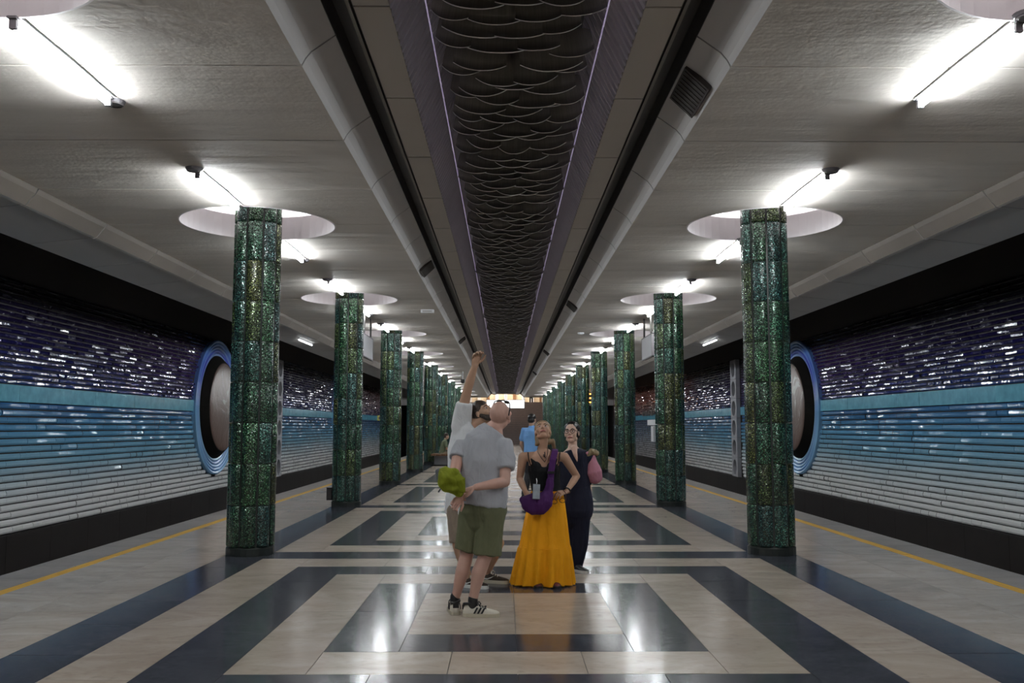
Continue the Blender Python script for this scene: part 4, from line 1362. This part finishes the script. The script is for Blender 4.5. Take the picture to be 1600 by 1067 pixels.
# ---- woman in a black camisole and a long orange skirt, hand on hip, looking up
YB = 9.1
w1 = Person('person', (P(850, 914).x, YB, 0), 'woman in black camisole and long orange skirt looking up with a hand on her hip')
pel, wai, che, upp, nek = P(854, 790), P(853, 765), P(850, 728), P(849, 712), P(848, 702)
shA, shB = P(817, 714), P(882, 714)
sd = V(1, 0, 0)
w1.torso(pel, wai, che, upp, nek, sd, .92, (.175, .14, .160, .165))
elA, wrA = P(812, 748, .04), P(822, 770, -.16)
elB, wrB = P(901, 744, .08), P(885, 768, -.10)
w1.arm(shA, elA, wrA, .84, upp); w1.arm(shB, elB, wrB, .84, upp)
w1.hand(wrA, P(830, 782, -.22) - wrA, V(.3, .6, -.2), -1, (15, 20, 15), .9); w1.hand(wrB, P(870, 772, -.16) - wrB, V(-.1, .4, -1), -1, (15, 30, 20), .9, .15)
w1.leg(P(842, 800), P(843, 860), P(842, 905, -.02), .85); w1.leg(P(866, 800), P(866, 860), P(866, 905, -.05), .85)
w1.head(P(848, 672, -.01), V(-.06, -.74, .64), V(-.04, .64, .74), .97, True, neck=nek)
w1.body(SK['tan'])
w1.face((.42, .15, .13), (.10, .06, .035))
K = Lump().loft([P(854, 775), wai, P(851, 746), P(850, 733, -.01), P(850, 727, -.015)], [(.163, .118), (.140, .105), (.150, .116), (.160, .126), (.154, .116)], sd, 26, c1=False)
for s in (-1, 1): K.ball(Matrix.Translation(P(850 + s * 12, 731, -.075)), (0, 0, 0), (.062, .052, .062)); K.loft([P(850 + s * 14, 726, -.10), P(850 + s * 20, 717, -.095)], [.03, .008])
w1.cloth('camisole', K, FB['black'], .007, .003)
for x0, x1 in ((829, 826), (871, 874)):
    b = MB(); b.tube([P(x0, 727, -.13), P(x1, 716, -.105), P(x1 + (-1 if x1 < 850 else 1), 707, -.03), P(x1, 712, .07)], .0055, 6); w1.mb('shoulder_strap', b, FB['black'], True)
# skirt
b = MB(); NS, NR = 96, 26; vs = []
top, bot = P(855, 770), P(848, 911); 
for j in range(NR + 1):
    v = j / NR; c = top.lerp(bot, v)
    tier = .60
    ra = .158 + (.285 - .158) * v ** .85; rb = .125 + (.215 - .125) * v ** .85
    for i in range(NS):
        t = 2 * math.pi * i / NS
        if v < tier: a = .012 * (v / tier) * math.sin(13 * t + 1.3 * math.sin(3 * t)) + .01 * v * noise.noise(V(math.cos(t) * 3, math.sin(t) * 3, v * 3))
        else: a = .022 * (.35 + (v - tier) / (1 - tier)) * math.sin(17 * t + 1.6 * math.sin(2 * t)) + .012
        cf = .045 * math.exp(-((t - 1.5 * math.pi) / .16) ** 2) * v      # the deep centre fold at the front
        k = 1 + a / ra - cf / ra
        vs.append(c + V(ra * k * math.cos(t), rb * k * math.sin(t), .004 * math.sin(5 * t) * v))
b.add(vs, [(j * NS + i, j * NS + (i + 1) % NS, (j + 1) * NS + (i + 1) % NS, (j + 1) * NS + i) for j in range(NR) for i in range(NS)])
sk = w1.mb('skirt', b, FB['orange'], True)
b = MB(); b.tube([top.lerp(bot, .602) + V((.235 + .01) * math.cos(t), (.180 + .008) * math.sin(t), 0) for t in [2 * math.pi * q / 48 for q in range(49)]], .004, 6, cap=False); w1.mb('gathered_seam', b, FB['orange'], True, sk)
b = MB(); b.lathe([(.160, -.02), (.163, 0), (.158, .022)], 40, (0, 0, 0))
for i, v in enumerate(b.v): b.v[i] = tuple(top + V(v[0], v[1] * .80, v[2]))
w1.mb('waistband', b, FB['orange'], True, sk)
for x in (842, 866):
    p = P(x, 905, -.03); w1.shoe(V(p.x, p.y - .03, 0), V(.1 if x > 850 else -.1, -1, 0), (mat_of((.10, .02, .02), .5), M['black'], M['black']), .9, 0, False)
H = w1.H
hr = Lump().ball(H, (0, -.022, .160), (.083, .094, .086)); hr.ball(H, (0, -.045, .11), (.084, .07, .075))
hr.loft([H @ V(.05, -.05, .07), H @ V(.075, -.06, .02), P(864, 690, .03), P(867, 706, .05)], [.035, .034, .028, .012]); hr.loft([H @ V(0, -.12, .14), H @ V(0, -.15, .11)], [.04, .045])
w1.cloth('hair', hr, HAIR['blond'], .006, .005, 2, 45, 20)
# necklace cords, wristband
b = MB()
for s in (-1, 1): b.tube([P(848 + s * 8, 699, -.02), P(848 + s * 8, 706, -.09), P(850 + s * 4, 716, -.12), P(851, 722, -.125)], .0035, 6)
b.tube([P(851, 706, -.105), P(852, 716, -.13)], .006, 6); b.tube([P(849.5, 710, -.115), P(850.5, 714, -.125)], .008, 6)
w1.mb('necklace', b, mat_of((.05, .018, .012), .6), True)
b = MB(); ax = (wrB - elB).normalized(); q = Vector((0, 0, 1)).cross(ax).normalized(); r_ = ax.cross(q)
b.tube([wrB - ax * .02 + (q * math.cos(t) + r_ * math.sin(t)) * .031 for t in [2 * math.pi * k / 16 for k in range(17)]], .008, 6, cap=False); w1.mb('wristband', b, M['black'], True)
# purple sling bag with a phone hung on it
bag = empty('sling_bag', tuple(P(838, 790, -.24))); tag(bag, "purple crescent sling bag across the orange skirt woman's hip", 'bag')
def under(par, name, me, mat):
    for v in me.vertices: v.co -= par.location
    me.materials.clear(); setmat(me, mat); return link(name, me, par)
C = Lump().loft([P(815, 780, -.20), P(821, 784, -.22), P(832, 787, -.24), P(844, 786, -.24), P(853, 780, -.23), P(860, 770, -.21)], [(.030, .02), (.072, .045), (.105, .06), (.110, .06), (.088, .05), (.04, .02)], V(0, 0, 1), 22)
C.loft([P(856, 772, -.21), P(859, 758, -.20), P(860, 748, -.19)], [(.05, .03), (.038, .02), (.034, .012)], V(1, 0, 0), 16)
under(bag, 'pouch', C.fuse('pouch', .007, 3, folds(.005, 9, 9, 2)), FB['purple'])
C = Lump().loft([P(860, 752, -.19), P(861, 738, -.17), P(864, 718, -.145), P(867, 705, -.08), P(867, 702, .0), P(862, 715, .12)], [(.034, .007)] * 6, V(1, 0, 0), 14)
under(bag, 'strap', C.fuse('strap', .005, 1), FB['purple'])
b = MB(); c = P(861, 738, -.182); b.box(c.x - .036, c.x + .036, c.y - .012, c.y + .004, c.z - .012, c.z + .012); under(bag, 'buckle', b.mesh('buckle', M['black']), M['black'])
c = P(838, 768, -.31)
ph = empty('phone', tuple(c)); tag(ph, 'phone hanging on a cord in front of the purple bag', 'phone'); ph.rotation_euler = (RAD(-10), RAD(4), RAD(8))
b = MB(); b.box(-.036, .036, -.005, .005, -.072, .072); b.build('phone_body', M['black'], ph)
b = MB(); b.box(-.033, .033, -.0065, -.005, -.068, .068); b.build('screen', plain('phone_screen', (.30, .34, .38), .06, vary=.5, scale=14, spec=.9), ph)  # light blotchy colour stands in for a reflection on the dark screen
b = MB(); b.tube([(0, 0, .07), (.004, .01, .10), (.006, .05, .13)], .004, 6); b.build('cord', M['white_plastic'], ph)
# folded glasses hooked at the skirt's waist
sg = empty('eyeglasses', tuple(P(874, 783, -.17))); tag(sg, "brown eyeglasses hooked on the orange skirt's waistband", 'glasses')
b = MB()
for cx_, cy_ in ((866, 784), (879, 782)):
    o_ = P(cx_, cy_, -.19); b.tube([o_ + V(.028 * math.cos(t), 0, .020 * math.sin(t)) for t in [2 * math.pi * k / 14 for k in range(15)]], .0035, 6, cap=False)
under(sg, 'rims', b.mesh('rims', M['wood'], True), mat_of((.06, .02, .012), .4))
b = MB(); b.tube([P(884, 782, -.19), P(884, 770, -.16), P(880, 766, -.13)], .0035, 6); b.tube([P(862, 784, -.19), P(868, 772, -.16), P(872, 766, -.13)], .0035, 6)
under(sg, 'temples', b.mesh('temples', M['wood'], True), mat_of((.06, .02, .012), .4))

# ---- woman in navy with glasses and a pink bag
YB = 9.95
w2 = Person('person', (P(898, 893).x, YB, 0), 'woman in navy tunic and trousers with round glasses glancing up')
pel, wai, che, upp, nek = P(897, 795), P(897, 762), P(896, 728), P(896, 709), P(895, 699)
shA, shB = P(870, 714, .05), P(918, 714, -.03)
sd = V(.95, -.3, 0).normalized()
w2.torso(pel, wai, che, upp, nek, sd, .92)
elA, wrA = P(872, 750, .06), P(890, 768, .0); elB, wrB = P(917, 752, .04), P(905, 768, .02)
w2.arm(shA, elA, wrA, .74, upp - V(0, 0, .03)); w2.arm(shB, elB, wrB, .74, upp - V(0, 0, .03))
w2.hand(wrA, V(.5, .1, -.4), V(0, .5, -.5), -1, (20, 30, 20), .85); w2.hand(wrB, V(-.5, .1, -.2), V(0, .6, -.5), -1, (20, 30, 20), .85)
w2.leg(P(888, 805, .03), P(884, 848, .03), P(880, 883, .06), .9); w2.leg(P(907, 805, -.03), P(905, 848, -.03), P(899, 883, -.01), .9)
w2.head(P(893, 675), V(-.32, -.90, .22), V(0, .22, .95), .98, True, neck=nek)
v0 = P(898, 712, -.115)
w2.L.loft([P(897, 700, -.06), P(899, 710, -.115), P(902, 721, -.137)], [(.036, .03), (.024, .022), (.005, .012)], V(1, 0, 0), 14)
w2.body(SK['light'])
w2.face((.40, .16, .14), (.015, .01, .01))
T = Lump().loft([P(898, 797), P(898, 780), wai, P(897, 736), P(897, 716), P(896, 707), P(895, 702)], [(.205, .155), (.198, .15), (.175, .135), (.168, .128), (.165, .118), (.150, .105), (.074, .068)], sd, 28, c1=False)
T.loft([upp - V(0, 0, .03), shA, elA, wrA], [.075, .070, .060, .05]); T.loft([upp - V(0, 0, .03), shB, elB, wrB], [.075, .070, .062, .05])
w2.cloth('tunic', T, FB['navy'], .008, .004, 5)
S = Lump().loft([P(898, 785), P(898, 808)], [(.165, .125), (.175, .13)], sd, 24)
S.loft([P(888, 806, .03), P(885, 848, .03), P(881, 884, .06)], [.10, .085, .062]); S.loft([P(907, 806, -.03), P(906, 848, -.03), P(900, 884, -.01)], [.105, .090, .066])
w2.cloth('trousers', S, FB['navy'], .008, .005)
p = P(898, 886, -.02)
for p, d in ((V(P(881, 884).x, YB + .05, 0), V(-.3, -1, 0)), (V(P(899, 884).x, YB - .03, 0), V(.75, -1, 0))): w2.shoe(p, d, (M['black'], WHT, M['black']), .92, 0, False)
H = w2.H
hr = Lump().ball(H, (0, -.026, .160), (.087, .094, .086)); hr.ball(H, (0, -.035, .11), (.090, .075, .085)); hr.loft([H @ V(.03, -.09, .07), H @ V(.03, -.10, -.02), H @ V(.02, -.09, -.10)], [.05, .045, .02])
w2.cloth('hair', hr, HAIR['black'], .006, .004, 2, 45, 20)
gl = empty('eyeglasses', tuple(H @ V(0, .1, .11))); tag(gl, 'round dark-rimmed glasses worn by the woman in navy', 'glasses')
b = MB()
for s in (-1, 1):
    b.tube([H @ V(s * .033 + .026 * math.cos(t), .100 - .006 * abs(math.cos(t)), .108 + .023 * math.sin(t)) for t in [2 * math.pi * k / 18 for k in range(19)]], .0032, 6, cap=False)
    b.tube([H @ V(s * .058, .094, .114), H @ V(s * .078, .05, .112), H @ V(s * .080, -.005, .112)], .003, 6)
b.tube([H @ V(-.008, .104, .112), H @ V(.008, .104, .112)], .003, 6)
under(gl, 'frame', b.mesh('frame', M['black'], True), mat_of((.06, .035, .03), .3))
pb = empty('pink_bag', tuple(P(928, 735, -.02))); tag(pb, 'soft pink bag hanging at the side of the woman in navy', 'bag')
C = Lump().loft([P(923, 710, -.02), P(924, 722, -.03), P(927, 738, -.04), P(930, 746, -.03)], [(.038, .04), (.062, .06), (.092, .075), (.078, .065)], V(1, 0, .2), 20)
under(pb, 'pouch', C.fuse('pouch', .008, 3, folds(.006, 9, 9, 4)), FB['pink'])
C = Lump().loft([P(919, 712, -.06), P(924, 705, -.06), P(932, 708, -.04)], [.024, .034, .026], V(0, 0, 1), 14)
under(pb, 'gathered_top', C.fuse('gathered_top', .006, 2, folds(.008, 22, 22, 4)), mat_of((.26, .20, .11), .7))
b = MB(); b.tube([P(923, 705, -.03), P(917, 708, -.09), P(912, 711, -.02)], .012, 8); under(pb, 'strap', b.mesh('strap', FB['pink'], True), FB['pink'])


# ---- people farther down the platform
def bystander(x, y, z0, rz, h, top, low, hair, label, vox, seated=False, bare=False):
    k = h / 1.75
    q = Person('person', (x, y, z0), label, voxel=vox)
    Rz = Matrix.Rotation(rz, 3, 'Z')
    J = lambda a, b, c: Vector((x, y, z0)) + Rz @ V(a * k, b * k, c * k)      # local: x right, y forward, z up
    sd = Rz @ V(1, 0, 0); dz = -.47 if seated else 0; lean = .10 if seated else .0
    pel, wai, che, upp, nek = J(0, 0, .96 + dz), J(0, lean * .3, 1.1 + dz), J(0, lean * .8, 1.28 + dz), J(0, lean, 1.40 + dz), J(0, lean * 1.2, 1.48 + dz)
    q.torso(pel, wai, che, upp, nek, sd, k)
    for s in (-1, 1):
        sh = J(s * .19, lean, 1.40 + dz)
        if seated: el, wr = J(s * .23, .16, 1.12 + dz), J(s * .13, .38, 1.05 + dz)
        else: el, wr = J(s * .25, -.02, 1.12), J(s * .23, .12, .88)
        q.arm(sh, el, wr, k, upp)
        q.hand(wr, (wr - el).normalized(), Rz @ V(-s, 0, -.3), 1, k=k)
        hip = J(s * .09, 0, .93 + dz)
        if seated: kn, an = J(s * .12, .44, .47), J(s * .12, .38, .09)
        else: kn, an = J(s * .10, .02, .50), J(s * .11, -.02 + .1 * s, .09)
        q.leg(hip, kn, an, k)
        q.jl = getattr(q, 'jl', []) + [(hip, kn, an, sh, el)]
    q.head(J(0, lean * 1.5 + .03, 1.635 + dz), Rz @ V(0, 1, -.05), V(0, 0, 1), k, neck=nek)
    q.body(SK['tan'])
    T = Lump().loft([J(0, 0, .92 + dz), wai, che, upp, nek - V(0, 0, .02)], [(.19 * k, .14 * k), (.175 * k, .13 * k), (.19 * k, .14 * k), (.18 * k, .115 * k), (.075 * k, .07 * k)], sd, 20)
    for hip, kn, an, sh, el in q.jl: T.loft([upp, sh, sh.lerp(el, .6)], [.08 * k, .078 * k, .07 * k])
    q.cloth('shirt', T, top, vox * 1.1, .004)
    S = Lump().loft([J(0, 0, 1.0 + dz), J(0, 0, .88 + dz)], [(.17 * k, .13 * k), (.18 * k, .14 * k)], sd)
    for hip, kn, an, sh, el in q.jl:
        S.loft([hip, kn] if bare else [hip, kn, an], [.105 * k, .085 * k] if bare else [.105 * k, .08 * k, .065 * k])
        q.shoe(V(an.x, an.y, z0), Rz @ V(0, 1, 0), (M['black'], WHT, M['black']), k, 0, False)
    q.cloth('shorts' if bare else 'trousers', S, low, vox * 1.1, .003)
    hr = Lump().ball(q.H, (0, -.016, .158), (.084, .095, .090)); hr.ball(q.H, (0, -.045, .10), (.081, .065, .07))
    q.cloth('hair', hr, hair, vox, 0, 2)
    q.face((.35, .17, .14))
    return q


p = at(831, 690, 20)
bystander(p.x, 20, 0, RAD(-35), 1.80, FB['blue'], FB['charcoal'], HAIR['black'], 'man in light blue shirt walking away beyond the two women', .010)
bystander(-2.58, 37.0, 0, RAD(-80), 1.74, FB['sage'], FB['khaki2'], HAIR['brown'], 'man in sage T-shirt seated on the wooden bench', .012, True, True)
p = at(830, 622, Y1 + NST * GO + 3)
bystander(p.x, Y1 + NST * GO + 3, ztop, 0, 1.7, FB['charcoal'], FB['navy'], HAIR['black'], 'small dark figure at the head of the far staircase', .02)
